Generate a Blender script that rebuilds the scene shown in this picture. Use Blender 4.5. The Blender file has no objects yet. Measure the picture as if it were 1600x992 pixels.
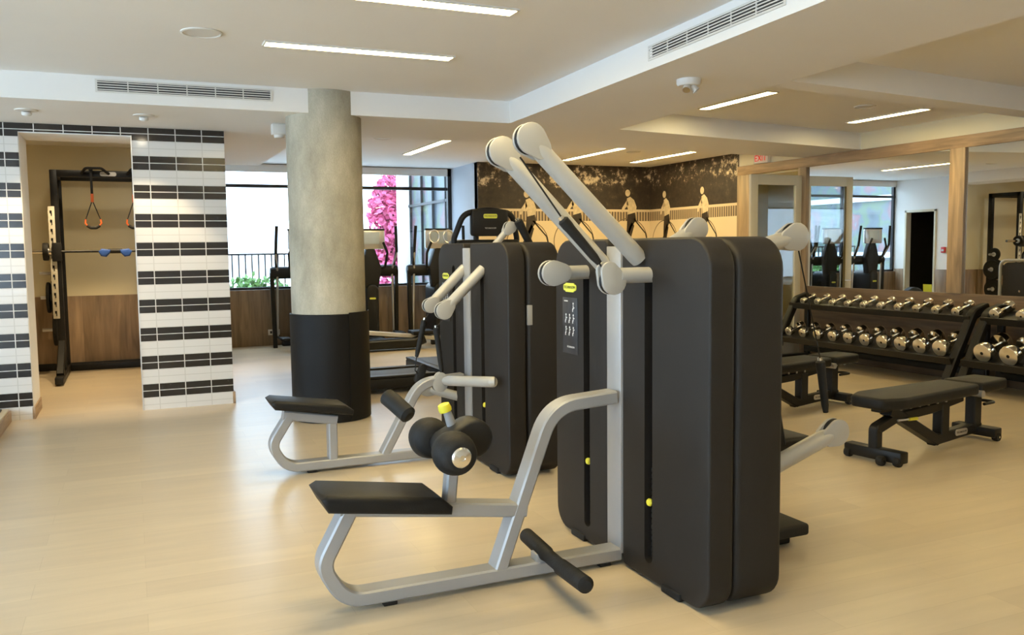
import bpy, bmesh, math, random
from mathutils import Vector, Matrix
random.seed(7)
sc = bpy.context.scene
PI = math.pi

# ------------------------------------------------------------------ camera
F_PX, YAW, PITCH, ROLL, CAM_H = 1348.7, 0.41394, 0.080777, 0.011703, 1.5
cam_d = bpy.data.cameras.new('camera')
cam_d.sensor_width = 36.0
cam_d.lens = F_PX / 1600 * 36.0
cam_d.clip_start = 0.05
cam = bpy.data.objects.new('camera', cam_d)
sc.collection.objects.link(cam)
fw = Vector((math.sin(YAW) * math.cos(PITCH), math.cos(YAW) * math.cos(PITCH), -math.sin(PITCH)))
rt0 = Vector((math.cos(YAW), -math.sin(YAW), 0))
dn0 = fw.cross(rt0)
rt = rt0 * math.cos(ROLL) + dn0 * math.sin(ROLL)
dn = -rt0 * math.sin(ROLL) + dn0 * math.cos(ROLL)
cam.matrix_world = Matrix((
    (rt.x, -dn.x, -fw.x, 0), (rt.y, -dn.y, -fw.y, 0), (rt.z, -dn.z, -fw.z, CAM_H), (0, 0, 0, 1)))
sc.camera = cam

# ------------------------------------------------------------------ light and colour management
sc.view_settings.view_transform = 'Standard'
sc.view_settings.look = 'None'
sc.view_settings.exposure = 1.13
sc.view_settings.gamma = 1.0
sc.view_settings.use_curve_mapping = False
sc.cycles.max_bounces = 10
sc.cycles.diffuse_bounces = 5
sc.cycles.glossy_bounces = 5
sc.cycles.transparent_max_bounces = 12
sc.cycles.sample_clamp_indirect = 6.0
sc.cycles.caustics_reflective = False
sc.cycles.caustics_refractive = False
SKY = 4.6
STRIP = 28.0
STRIP_COL = (1.0, 0.78, 0.36)
DOWN = 45.0
w = bpy.data.worlds.new('sky')
sc.world = w
w.use_nodes = True
wn = w.node_tree.nodes
wn['Background'].inputs[0].default_value = (0.62, 0.80, 1.0, 1)
wn['Background'].inputs[1].default_value = SKY

# ------------------------------------------------------------------ materials
MATS = {}


def mat(name, col, rough=.5, metal=0.0, noise=None, bump=None, spec=.5, coat=0.0, stretch=(1, 1, 1), coords='Object'):
    m = bpy.data.materials.new(name)
    m.use_nodes = True
    nt = m.node_tree
    b = nt.nodes['Principled BSDF']
    b.inputs['Base Color'].default_value = (*col, 1)
    b.inputs['Roughness'].default_value = rough
    b.inputs['Metallic'].default_value = metal
    b.inputs['Specular IOR Level'].default_value = spec
    b.inputs['Coat Weight'].default_value = coat
    if noise or bump:
        tc = nt.nodes.new('ShaderNodeTexCoord')
        mp = nt.nodes.new('ShaderNodeMapping')
        mp.inputs['Scale'].default_value = stretch
        nt.links.new(tc.outputs[coords], mp.inputs[0])
    if noise:
        n = nt.nodes.new('ShaderNodeTexNoise')
        n.inputs['Scale'].default_value = noise[0]
        n.inputs['Detail'].default_value = 6
        nt.links.new(mp.outputs[0], n.inputs['Vector'])
        r = nt.nodes.new('ShaderNodeValToRGB')
        a = noise[1]
        r.color_ramp.elements[0].position = .3
        r.color_ramp.elements[1].position = .7
        r.color_ramp.elements[0].color = (*[c * (1 - a) for c in col], 1)
        r.color_ramp.elements[1].color = (*[min(1, c * (1 + a)) for c in col], 1)
        nt.links.new(n.outputs['Fac'], r.inputs[0])
        nt.links.new(r.outputs[0], b.inputs['Base Color'])
    if bump:
        n2 = nt.nodes.new('ShaderNodeTexNoise')
        n2.inputs['Scale'].default_value = bump[0]
        n2.inputs['Detail'].default_value = 4
        nt.links.new(mp.outputs[0], n2.inputs['Vector'])
        bp = nt.nodes.new('ShaderNodeBump')
        bp.inputs['Strength'].default_value = bump[1]
        bp.inputs['Distance'].default_value = .01
        nt.links.new(n2.outputs['Fac'], bp.inputs['Height'])
        nt.links.new(bp.outputs[0], b.inputs['Normal'])
    MATS[name] = m
    return m


def emit(name, col, s):
    m = bpy.data.materials.new(name)
    m.use_nodes = True
    nt = m.node_tree
    nt.nodes.clear()
    e = nt.nodes.new('ShaderNodeEmission')
    e.inputs[0].default_value = (*col, 1)
    e.inputs[1].default_value = s
    o = nt.nodes.new('ShaderNodeOutputMaterial')
    nt.links.new(e.outputs[0], o.inputs[0])
    MATS[name] = m
    return m


def sep_pos(nt):
    g = nt.nodes.new('ShaderNodeNewGeometry')
    s = nt.nodes.new('ShaderNodeSeparateXYZ')
    nt.links.new(g.outputs['Position'], s.inputs[0])
    return g, s


def mth(nt, op, a, b=None, c=None):
    n = nt.nodes.new('ShaderNodeMath')
    n.operation = op
    for i, v in enumerate((a, b, c)):
        if v is None:
            continue
        if isinstance(v, (int, float)):
            n.inputs[i].default_value = v
        else:
            nt.links.new(v, n.inputs[i])
    return n.outputs[0]


def mixc(nt, fac, a, b):
    n = nt.nodes.new('ShaderNodeMix')
    n.data_type = 'RGBA'
    for sock, v in ((n.inputs[0], fac), (n.inputs[6], a), (n.inputs[7], b)):
        if isinstance(v, tuple):
            sock.default_value = (*v, 1)
        elif isinstance(v, (int, float)):
            sock.default_value = v
        else:
            nt.links.new(v, sock)
    return n.outputs[2]


M_white = mat('painted white', (.84, .83, .81), .75, noise=(1.2, .015))
M_cream = mat('cream wall paint', (.80, .72, .50), .7, noise=(1.5, .02))
M_shell = mat('charcoal grained plastic', (.0155, .0130, .0115), .55, noise=(6, .06), bump=(240, .10), spec=.32)
M_black = mat('black plastic', (.0105, .010, .010), .48, noise=(8, .1), spec=.35)
M_rubber = mat('black rubber foam', (.0125, .012, .0115), .66, noise=(20, .12), bump=(90, .15), spec=.3)
M_leather = mat('black upholstery', (.0115, .011, .0105), .48, noise=(10, .1), bump=(160, .12), spec=.22)
M_steel_paint = mat('silver grey paint', (.36, .36, .365), .36, metal=.25, noise=(5, .02))
M_arm = mat('light grey enamel', (.41, .40, .375), .34, metal=.1, noise=(5, .02))
M_chrome = mat('polished chrome', (.86, .82, .74), .13, metal=1.0, noise=(9, .03))
M_face = mat('brushed dumbbell face', (.92, .84, .66), .32, metal=.85, noise=(14, .04))
M_yellow = mat('yellow plastic', (.78, .70, .05), .4, noise=(6, .04))
M_lime = mat('yellow badge', (.72, .74, .10), .4, noise=(6, .04))
M_wood = mat('oak wood', (.40, .255, .135), .5, noise=(4, .30), stretch=(1, 1, 1))
M_mirror = mat('mirror silver', (.88, .90, .88), .008, metal=1.0, noise=(1, .004))
M_black_wrap = mat('black column padding', (.008, .0075, .0075), .55, noise=(3, .15), bump=(60, .1), spec=.2)
M_darkpanel = mat('dark placard', (.028, .030, .036), .35, noise=(4, .05))
M_print = mat('pale printed marks', (.62, .62, .62), .6, noise=(5, .03))
M_blackmetal = mat('black powder coated steel', (.0095, .009, .0085), .42, noise=(7, .1), spec=.32)
M_redlens = mat('red plastic', (.55, .03, .03), .4, noise=(5, .05))
M_blue = mat('blue foam', (.03, .10, .42), .5, noise=(8, .1))
M_orange = mat('orange webbing', (.65, .13, .03), .5, noise=(8, .1))
M_rackstrip = mat('cream rack strip', (.62, .58, .48), .45, noise=(6, .04))
M_screen = mat('pale console screen', (.55, .63, .70), .25, noise=(3, .1))
M_alu = mat('brushed aluminium', (.66, .65, .64), .3, metal=.8, noise=(8, .04))
M_doorframe = mat('pale cream lacquer', (.66, .60, .45), .45, noise=(4, .02))
M_darkframe = mat('black window frame', (.012, .013, .016), .4, noise=(4, .1))
M_vent = mat('dark vent slot', (.03, .03, .032), .6, noise=(4, .1))
M_ceilfit = mat('off white fitting', (.70, .68, .64), .5, noise=(4, .02))
M_hole = mat('dark opening', (.02, .017, .013), .9, noise=(3, .2))
M_belt = mat('treadmill belt', (.03, .03, .03), .6, noise=(30, .1))
M_concrete_out = mat('pale outdoor concrete', (.75, .76, .76), .8, noise=(2, .06))
M_leaf = mat('green shrub leaves', (.18, .34, .10), .6, noise=(5, .3))
M_pink = mat('pink blossom', (.55, .10, .22), .6, noise=(3, .35))
M_bark = mat('tree bark', (.10, .07, .06), .8, noise=(8, .3))
M_facade = mat('grey blue glazing painted reflections', (.075, .095, .115), .35, noise=(1.4, .5))
_r = [n for n in M_facade.node_tree.nodes if n.type == 'VALTORGB'][0].color_ramp
for _p, _c in ((.42, (.075, .095, .115, 1)), (.50, (.085, .125, .075, 1)), (.56, (.08, .10, .12, 1)), (.63, (.16, .075, .085, 1))):
    _r.elements.new(_p).color = _c  # green and pink patches painted in as reflections on the panes
M_bluegrey = mat('blue grey ledge paint and window tint', (.55, .60, .68), .6, noise=(2, .03))  # on the return wall this blue paints in window light; ledges share it
E_strip = emit('lit diffuser', STRIP_COL, STRIP)
E_down = emit('lit downlight lens', (1, .86, .62), DOWN)
E_exit = emit('lit exit letters', (1.0, .035, .02), .40)


def wood_mat(name, col, along):
    """grain along an axis; boards in the wainscot get their own tone"""
    m = mat(name, col, .48)
    nt = m.node_tree
    b = nt.nodes['Principled BSDF']
    g, s = sep_pos(nt)
    mp = nt.nodes.new('ShaderNodeMapping')
    mp.inputs['Scale'].default_value = {'x': (1.2, 14, 14), 'y': (14, 1.2, 14), 'z': (9, 9, .9)}[along]
    nt.links.new(g.outputs['Position'], mp.inputs[0])
    n = nt.nodes.new('ShaderNodeTexNoise')
    n.inputs['Scale'].default_value = 1.6
    n.inputs['Detail'].default_value = 7
    n.inputs['Distortion'].default_value = .6
    nt.links.new(mp.outputs[0], n.inputs['Vector'])
    r = nt.nodes.new('ShaderNodeValToRGB')
    r.color_ramp.elements[0].position = .28
    r.color_ramp.elements[1].position = .72
    r.color_ramp.elements[0].color = (*[c * .62 for c in col], 1)
    r.color_ramp.elements[1].color = (*[min(1, c * 1.3) for c in col], 1)
    nt.links.new(n.outputs['Fac'], r.inputs[0])
    out = r.outputs[0]
    if along == 'z':
        u = mth(nt, 'ADD', s.outputs[0], s.outputs[1])
        k = mth(nt, 'FLOOR', mth(nt, 'DIVIDE', u, .31))
        wn_ = nt.nodes.new('ShaderNodeTexWhiteNoise')
        wn_.noise_dimensions = '1D'
        nt.links.new(k, wn_.inputs['W'])
        hv = nt.nodes.new('ShaderNodeHueSaturation')
        nt.links.new(out, hv.inputs['Color'])
        nt.links.new(mth(nt, 'MULTIPLY_ADD', wn_.outputs['Value'], .5, .72), hv.inputs['Value'])
        out = hv.outputs[0]
    nt.links.new(out, b.inputs['Base Color'])
    return m


M_wood_y = wood_mat('oak grain lengthwise', (.40, .265, .150), 'y')
M_wood_z = wood_mat('oak grain upright', (.30, .205, .125), 'z')
M_wood_p = wood_mat('oak post grain', (.42, .29, .165), 'z')
M_wood_dark = wood_mat('walnut grain lengthwise', (.165, .105, .062), 'y')


def floor_mat():
    m = mat('pale oak vinyl floor', (.62, .47, .27), .26)
    nt = m.node_tree
    b = nt.nodes['Principled BSDF']
    g, s = sep_pos(nt)
    br = nt.nodes.new('ShaderNodeTexBrick')
    br.offset = .37
    br.inputs['Scale'].default_value = 1.0
    br.inputs['Mortar Size'].default_value = .0012
    br.inputs['Brick Width'].default_value = 1.25
    br.inputs['Row Height'].default_value = .19
    br.inputs['Color1'].default_value = (.575, .48, .345, 1)
    br.inputs['Color2'].default_value = (.52, .43, .31, 1)
    br.inputs['Mortar'].default_value = (.47, .385, .27, 1)
    mp0 = nt.nodes.new('ShaderNodeMapping')
    mp0.inputs['Rotation'].default_value = (0, 0, 0)
    nt.links.new(g.outputs['Position'], mp0.inputs[0])
    nt.links.new(mp0.outputs[0], br.inputs['Vector'])
    mp = nt.nodes.new('ShaderNodeMapping')
    mp.inputs['Scale'].default_value = (1.3, 9, 1)
    nt.links.new(g.outputs['Position'], mp.inputs[0])
    n = nt.nodes.new('ShaderNodeTexNoise')
    n.inputs['Scale'].default_value = 1.5
    n.inputs['Detail'].default_value = 8
    nt.links.new(mp.outputs[0], n.inputs['Vector'])
    hv = nt.nodes.new('ShaderNodeHueSaturation')
    nt.links.new(br.outputs['Color'], hv.inputs['Color'])
    nt.links.new(mth(nt, 'MULTIPLY_ADD', n.outputs['Fac'], .30, .85), hv.inputs['Value'])
    nt.links.new(hv.outputs[0], b.inputs['Base Color'])
    nt.links.new(mth(nt, 'MULTIPLY_ADD', n.outputs['Fac'], .12, .25), b.inputs['Roughness'])
    b.inputs['Specular IOR Level'].default_value = .45
    return m


M_floor = floor_mat()


def tile_mat():
    m = mat('banded black and white tile', (.8, .78, .74), .18)
    nt = m.node_tree
    b = nt.nodes['Principled BSDF']
    g, s = sep_pos(nt)
    row = mth(nt, 'DIVIDE', mth(nt, 'ADD', s.outputs[2], .018), .067)     # dark pair starts at z .116
    k4 = mth(nt, 'MODULO', mth(nt, 'FLOOR', row), 4)
    dark = mth(nt, 'MAXIMUM', mth(nt, 'COMPARE', k4, 2, .1), mth(nt, 'COMPARE', k4, 3, .1))
    fz = mth(nt, 'FRACT', row)
    gz = mth(nt, 'MAXIMUM', mth(nt, 'LESS_THAN', fz, .05), mth(nt, 'GREATER_THAN', fz, .95))
    u = mth(nt, 'DIVIDE', mth(nt, 'ADD', mth(nt, 'ADD', s.outputs[0], s.outputs[1]), 20.015 - 8.83), .235)
    fx = mth(nt, 'FRACT', u)
    gx = mth(nt, 'MAXIMUM', mth(nt, 'LESS_THAN', fx, .016), mth(nt, 'GREATER_THAN', fx, .984))
    gr = mth(nt, 'MAXIMUM', gz, gx)
    n = nt.nodes.new('ShaderNodeTexNoise')
    n.inputs['Scale'].default_value = 26
    n.inputs['Detail'].default_value = 9
    n.inputs['Roughness'].default_value = .75
    nt.links.new(g.outputs['Position'], n.inputs['Vector'])
    r = nt.nodes.new('ShaderNodeValToRGB')
    r.color_ramp.elements[0].position = .66
    r.color_ramp.elements[0].color = (.022, .018, .016, 1)
    r.color_ramp.elements[1].position = .78
    r.color_ramp.elements[1].color = (.40, .37, .33, 1)
    nt.links.new(n.outputs['Fac'], r.inputs[0])
    c = mixc(nt, dark, (.68, .66, .635), r.outputs[0])
    gcol = mixc(nt, dark, (.52, .50, .47), (.66, .64, .60))
    c = mixc(nt, gr, c, gcol)
    nt.links.new(c, b.inputs['Base Color'])
    nt.links.new(mth(nt, 'MULTIPLY_ADD', gr, .5, .16), b.inputs['Roughness'])
    return m


M_tile = tile_mat()


def concrete_mat():
    m = mat('raw cast concrete', (.40, .37, .29), .8)
    nt = m.node_tree
    b = nt.nodes['Principled BSDF']
    g, s = sep_pos(nt)
    mp = nt.nodes.new('ShaderNodeMapping')
    mp.inputs['Scale'].default_value = (2.2, 2.2, 1.0)
    nt.links.new(g.outputs['Position'], mp.inputs[0])
    n = nt.nodes.new('ShaderNodeTexNoise')
    n.inputs['Scale'].default_value = 1.7
    n.inputs['Detail'].default_value = 9
    n.inputs['Roughness'].default_value = .62
    nt.links.new(mp.outputs[0], n.inputs['Vector'])
    r = nt.nodes.new('ShaderNodeValToRGB')
    r.color_ramp.elements[0].position = .3
    r.color_ramp.elements[0].color = (.255, .235, .18, 1)
    r.color_ramp.elements[1].position = .68
    r.color_ramp.elements[1].color = (.50, .465, .37, 1)
    nt.links.new(n.outputs['Fac'], r.inputs[0])
    n2 = nt.nodes.new('ShaderNodeTexNoise')
    n2.inputs['Scale'].default_value = 60
    nt.links.new(mp.outputs[0], n2.inputs['Vector'])
    hv = nt.nodes.new('ShaderNodeHueSaturation')
    nt.links.new(r.outputs[0], hv.inputs['Color'])
    nt.links.new(mth(nt, 'MULTIPLY_ADD', n2.outputs['Fac'], .35, .82), hv.inputs['Value'])
    nt.links.new(hv.outputs[0], b.inputs['Base Color'])
    bp = nt.nodes.new('ShaderNodeBump')
    bp.inputs['Strength'].default_value = .25
    bp.inputs['Distance'].default_value = .01
    nt.links.new(n2.outputs['Fac'], bp.inputs['Height'])
    nt.links.new(bp.outputs[0], b.inputs['Normal'])
    return m


M_concrete = concrete_mat()


def mural_mat():
    m = mat('sepia photo print', (.3, .22, .14), .6)
    nt = m.node_tree
    b = nt.nodes['Principled BSDF']
    g, s = sep_pos(nt)
    z = s.outputs[2]
    n = nt.nodes.new('ShaderNodeTexNoise')
    n.inputs['Scale'].default_value = 8.5
    n.inputs['Detail'].default_value = 10
    n.inputs['Roughness'].default_value = .72
    nt.links.new(g.outputs['Position'], n.inputs['Vector'])
    n3 = nt.nodes.new('ShaderNodeTexNoise')
    n3.inputs['Scale'].default_value = 1.1
    n3.inputs['Detail'].default_value = 3
    nt.links.new(g.outputs['Position'], n3.inputs['Vector'])
    # sky glints through the leaves in a band of height
    band = nt.nodes.new('ShaderNodeValToRGB')
    cr = band.color_ramp
    cr.elements[0].position = .0
    cr.elements[0].color = (0, 0, 0, 1)
    cr.elements[1].position = 1
    cr.elements[1].color = (.35, .35, .35, 1)
    for p, v in ((.40, 0), (.60, 1), (.82, .9)):
        e = cr.elements.new(p)
        e.color = (v, v, v, 1)
    nt.links.new(mth(nt, 'DIVIDE', mth(nt, 'SUBTRACT', z, 2.1), .8), band.inputs[0])
    lv = mth(nt, 'MULTIPLY', mth(nt, 'MULTIPLY_ADD', n3.outputs['Fac'], .5, -.12), band.outputs[0])
    leaf = mth(nt, 'ADD', n.outputs['Fac'], lv)
    r = nt.nodes.new('ShaderNodeValToRGB')
    e = r.color_ramp.elements
    e[0].position = .35
    e[0].color = (.018, .012, .008, 1)
    e[1].position = .76
    e[1].color = (.78, .64, .44, 1)
    x = e.new(.58)
    x.color = (.040, .027, .017, 1)
    x = e.new(.655)
    x.color = (.085, .060, .038, 1)
    x = e.new(.70)
    x.color = (.46, .36, .235, 1)
    nt.links.new(leaf, r.inputs[0])
    # ground
    ground = mixc(nt, n3.outputs['Fac'], (.60, .475, .29), (.78, .63, .42))
    # fence
    u = mth(nt, 'ADD', s.outputs[0], s.outputs[1])
    pk = mth(nt, 'LESS_THAN', mth(nt, 'FRACT', mth(nt, 'DIVIDE', u, .055)), .5)
    fence = mixc(nt, pk, (.10, .07, .045), (.46, .35, .22))
    rail = mth(nt, 'GREATER_THAN', z, 2.085)
    fence = mixc(nt, rail, fence, (.62, .50, .33))
    c = mixc(nt, mth(nt, 'LESS_THAN', z, 2.125), r.outputs[0], fence)
    c = mixc(nt, mth(nt, 'LESS_THAN', z, 1.93), c, ground)
    nt.links.new(c, b.inputs['Base Color'])
    return m


M_mural = mural_mat()
M_mur_dark = mat('sepia dark print', (.030, .020, .013), .6, noise=(20, .3))
M_mur_light = mat('sepia light print', (.60, .48, .31), .6, noise=(20, .15))
M_mur_mid = mat('sepia line print', (.16, .11, .065), .6, noise=(20, .2))


def glass_mat(name, tint, refl=.06):
    m = bpy.data.materials.new(name)
    m.use_nodes = True
    nt = m.node_tree
    nt.nodes.clear()
    t = nt.nodes.new('ShaderNodeBsdfTransparent')
    t.inputs[0].default_value = (*tint, 1)
    gl = nt.nodes.new('ShaderNodeBsdfGlossy')
    gl.inputs['Roughness'].default_value = .01
    mx = nt.nodes.new('ShaderNodeMixShader')
    mx.inputs[0].default_value = refl
    o = nt.nodes.new('ShaderNodeOutputMaterial')
    nt.links.new(t.outputs[0], mx.inputs[1])
    nt.links.new(gl.outputs[0], mx.inputs[2])
    nt.links.new(mx.outputs[0], o.inputs[0])
    MATS[name] = m
    return m


M_glass = glass_mat('clear window glass', (.96, .98, .98))
M_glass_door = glass_mat('door glass', (.80, .84, .86), .05)


# ------------------------------------------------------------------ mesh building helpers
def fillet(pts, rad, n=6):
    """round the inner corners of a 2D/3D polyline"""
    pts = [Vector(p) for p in pts]
    if not isinstance(rad, (list, tuple)):
        rad = [rad] * len(pts)
    out = [pts[0]]
    for i in range(1, len(pts) - 1):
        a, b, c = pts[i - 1], pts[i], pts[i + 1]
        d1, d2 = (a - b), (c - b)
        l1, l2 = d1.length, d2.length
        d1.normalize()
        d2.normalize()
        ang = d1.angle(d2)
        r = rad[i]
        t = min(r / max(math.tan(ang / 2), 1e-4), l1 * .49, l2 * .49)
        if t < 1e-4:
            out.append(b)
            continue
        p0, p1 = b + d1 * t, b + d2 * t
        for k in range(n + 1):
            s = k / n
            out.append(p0 * (1 - s) ** 2 + b * 2 * s * (1 - s) + p1 * s * s)
    out.append(pts[-1])
    return out


def hull2(c0, r0, c1, r1, n=20):
    """outline of two circles wrapped together (2D, ccw)"""
    pts = []
    for c, r in ((c0, r0), (c1, r1)):
        for k in range(n):
            a = 2 * PI * k / n
            pts.append((c[0] + r * math.cos(a), c[1] + r * math.sin(a)))
    pts = sorted(set((round(p[0], 6), round(p[1], 6)) for p in pts))

    def half(ps):
        h = []
        for p in ps:
            while len(h) > 1 and (h[-1][0] - h[-2][0]) * (p[1] - h[-2][1]) - (h[-1][1] - h[-2][1]) * (p[0] - h[-2][0]) <= 0:
                h.pop()
            h.append(p)
        return h
    lo, up = half(pts), half(pts[::-1])
    return lo[:-1] + up[:-1]


def rrect(x0, x1, y0, y1, rads, n=6):
    """rounded rectangle outline; rads = (bl, br, tr, tl)"""
    if not isinstance(rads, (list, tuple)):
        rads = (rads,) * 4
    out = []
    for (cx, cy, r, a0) in ((x0, y0, rads[0], PI), (x1, y0, rads[1], 1.5 * PI), (x1, y1, rads[2], 0), (x0, y1, rads[3], .5 * PI)):
        sx = 1 if cx == x0 else -1
        sy = 1 if cy == y0 else -1
        for k in range(n + 1):
            a = a0 + .5 * PI * k / n
            out.append((cx + sx * r + r * math.cos(a), cy + sy * r + r * math.sin(a)))
    return out


class MB:
    def __init__(s):
        s.bm = bmesh.new()
        s.mi = 0
        s.T = Matrix.Identity(4)

    def _fin(s, verts, faces):
        for f in faces:
            f.material_index = s.mi
        if s.T != Matrix.Identity(4):
            bmesh.ops.transform(s.bm, matrix=s.T, verts=verts)

    def raw(s, vs, fs):
        bv = [s.bm.verts.new(v) for v in vs]
        bf = []
        for f in fs:
            try:
                bf.append(s.bm.faces.new([bv[i] for i in f]))
            except ValueError:
                pass
        s._fin(bv, bf)
        return bv, bf

    def box(s, x0, x1, y0, y1, z0, z1, bev=0, seg=2, rot=None):
        b2 = bmesh.new()
        bmesh.ops.create_cube(b2, size=1)
        c = Vector(((x0 + x1) / 2, (y0 + y1) / 2, (z0 + z1) / 2))
        bmesh.ops.scale(b2, vec=(abs(x1 - x0), abs(y1 - y0), abs(z1 - z0)), verts=b2.verts)
        if bev:
            bmesh.ops.bevel(b2, geom=list(b2.edges), offset=bev, segments=seg, profile=.5, affect='EDGES')
        if rot:
            bmesh.ops.transform(b2, matrix=rot, verts=b2.verts)
        bmesh.ops.translate(b2, vec=c, verts=b2.verts)
        s.merge(b2)
        return s

    def merge(s, b2):
        mp = {}
        for v in b2.verts:
            mp[v] = s.bm.verts.new(v.co)
        fs = []
        for f in b2.faces:
            try:
                fs.append(s.bm.faces.new([mp[v] for v in f.verts]))
            except ValueError:
                pass
        s._fin(list(mp.values()), fs)
        b2.free()

    def prism(s, poly, axis, a0, a1, bev=0, seg=2):
        """extrude a 2D outline along x, y or z; the outline's two coordinates are the other two axes in order"""
        def P(u, v, a):
            return {'x': (a, u, v), 'y': (u, a, v), 'z': (u, v, a)}[axis]
        b2 = bmesh.new()
        A = [b2.verts.new(P(u, v, a0)) for u, v in poly]
        B = [b2.verts.new(P(u, v, a1)) for u, v in poly]
        n = len(poly)
        fa = b2.faces.new(A[::-1])
        fb = b2.faces.new(B)
        for i in range(n):
            b2.faces.new((A[i], A[(i + 1) % n], B[(i + 1) % n], B[i]))
        bmesh.ops.recalc_face_normals(b2, faces=list(b2.faces))
        for bv, ed in ((bev if isinstance(bev, tuple) else (bev, bev))[0], list(fa.edges)), ((bev if isinstance(bev, tuple) else (bev, bev))[1], list(fb.edges)):
            if bv:
                bmesh.ops.bevel(b2, geom=ed, offset=bv, segments=seg, profile=.5, affect='EDGES', clamp_overlap=True)
        s.merge(b2)
        return s

    def tube(s, pts, r, seg=12, closed=False, cap=True):
        pts = [Vector(p) for p in pts]
        n = len(pts)
        rr = r if isinstance(r, (list, tuple)) else [r] * n
        up = None
        rings = []
        for i, p in enumerate(pts):
            if closed:
                t = pts[(i + 1) % n] - pts[i - 1]
            else:
                t = pts[min(i + 1, n - 1)] - pts[max(i - 1, 0)]
            t.normalize()
            if up is None:
                up = Vector((0, 0, 1)) if abs(t.z) < .9 else Vector((1, 0, 0))
            u = (up - t * up.dot(t)).normalized()
            up = u
            v = t.cross(u)
            rings.append([s.bm.verts.new(p + (u * math.cos(2 * PI * k / seg) + v * math.sin(2 * PI * k / seg)) * rr[i]) for k in range(seg)])
        fs = []
        m = n if closed else n - 1
        for i in range(m):
            a, b = rings[i], rings[(i + 1) % n]
            for k in range(seg):
                fs.append(s.bm.faces.new((a[k], a[(k + 1) % seg], b[(k + 1) % seg], b[k])))
        if cap and not closed:
            fs.append(s.bm.faces.new(rings[0][::-1]))
            fs.append(s.bm.faces.new(rings[-1]))
        s._fin([v for q in rings for v in q], fs)
        return s

    def sweep_xz(s, path, y0, y1, t, bev=.008):
        """rectangular bar bent in the xz plane, width y0..y1, thickness t"""
        pts = [Vector((p[0], p[1])) for p in path]
        L, R = [], []
        n = len(pts)
        for i in range(n):
            d = pts[min(i + 1, n - 1)] - pts[max(i - 1, 0)]
            d.normalize()
            nn = Vector((-d.y, d.x))
            k = 1.0
            if 0 < i < n - 1:
                d0 = (pts[i] - pts[i - 1]).normalized()
                k = 1 / max(.4, abs(nn.dot(Vector((-d0.y, d0.x)))))
            L.append(pts[i] + nn * t / 2 * k)
            R.append(pts[i] - nn * t / 2 * k)
        yb0, yb1 = y0, y1
        vs = []
        for i in range(n):
            l, r = L[i], R[i]
            m = (l + r) / 2
            e = bev / (t / 2)
            li, ri = l + (m - l) * e, r + (m - r) * e
            # eight point chamfered section
            vs.append([(li.x, yb0, li.y), (l.x, yb0 + bev, l.y), (l.x, yb1 - bev, l.y), (li.x, yb1, li.y),
                       (ri.x, yb1, ri.y), (r.x, yb1 - bev, r.y), (r.x, yb0 + bev, r.y), (ri.x, yb0, ri.y)])
        flat = [v for q in vs for v in q]
        fs = []
        for i in range(n - 1):
            for k in range(8):
                fs.append((i * 8 + k, i * 8 + (k + 1) % 8, (i + 1) * 8 + (k + 1) % 8, (i + 1) * 8 + k))
        fs.append(tuple(range(7, -1, -1)))
        fs.append(tuple((n - 1) * 8 + k for k in range(8)))
        bv, bf = s.raw(flat, fs)
        bmesh.ops.recalc_face_normals(s.bm, faces=bf)
        return s

    def lathe(s, prof, p0, d, seg=20):
        """revolve (radius, height) pairs about the axis d from p0"""
        p0, d = Vector(p0), Vector(d).normalized()
        up = Vector((0, 0, 1)) if abs(d.z) < .9 else Vector((1, 0, 0))
        u = (up - d * up.dot(d)).normalized()
        v = d.cross(u)
        rings = []
        allv, fs = [], []
        for r, h in prof:
            if r < 1e-5:
                q = [s.bm.verts.new(p0 + d * h)]
            else:
                q = [s.bm.verts.new(p0 + d * h + (u * math.cos(2 * PI * k / seg) + v * math.sin(2 * PI * k / seg)) * r) for k in range(seg)]
            rings.append(q)
            allv += q
        for a, b in zip(rings, rings[1:]):
            for k in range(seg):
                k2 = (k + 1) % seg
                if len(a) == 1 and len(b) == 1:
                    continue
                if len(a) == 1:
                    fs.append(s.bm.faces.new((a[0], b[k2], b[k])))
                elif len(b) == 1:
                    fs.append(s.bm.faces.new((a[k], a[k2], b[0])))
                else:
                    fs.append(s.bm.faces.new((a[k], a[k2], b[k2], b[k])))
        s._fin(allv, fs)
        return s

    def text(s, body, size, M, depth=.001):
        cu = bpy.data.curves.new('lettering', 'FONT')
        cu.body = body
        cu.size = size
        cu.align_x = 'CENTER'
        cu.align_y = 'CENTER'
        cu.extrude = depth
        cu.resolution_u = 2
        o = bpy.data.objects.new('lettering', cu)
        sc.collection.objects.link(o)
        dg = bpy.context.evaluated_depsgraph_get()
        me = bpy.data.meshes.new_from_object(o.evaluated_get(dg))
        b2 = bmesh.new()
        b2.from_mesh(me)
        bmesh.ops.transform(b2, matrix=M, verts=b2.verts)
        s.merge(b2)
        bpy.data.meshes.remove(me)
        bpy.data.objects.remove(o)
        bpy.data.curves.remove(cu)
        return s

    def build(s, name, mats, parent=None, ang=35, recalc=True):
        if recalc:
            bmesh.ops.recalc_face_normals(s.bm, faces=list(s.bm.faces))
        me = bpy.data.meshes.new(name)
        s.bm.to_mesh(me)
        s.bm.free()
        for m in (mats if isinstance(mats, (list, tuple)) else [mats]):
            me.materials.append(m)
        me.polygons.foreach_set('use_smooth', [True] * len(me.polygons))
        me.set_sharp_from_angle(angle=math.radians(ang))
        o = bpy.data.objects.new(name, me)
        sc.collection.objects.link(o)
        if parent:
            o.parent = parent
        return o


def basis(x, y, z, o):
    """matrix from column axes and an origin (for lettering)"""
    return Matrix(((x[0], y[0], z[0], o[0]), (x[1], y[1], z[1], o[1]), (x[2], y[2], z[2], o[2]), (0, 0, 0, 1)))


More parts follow.
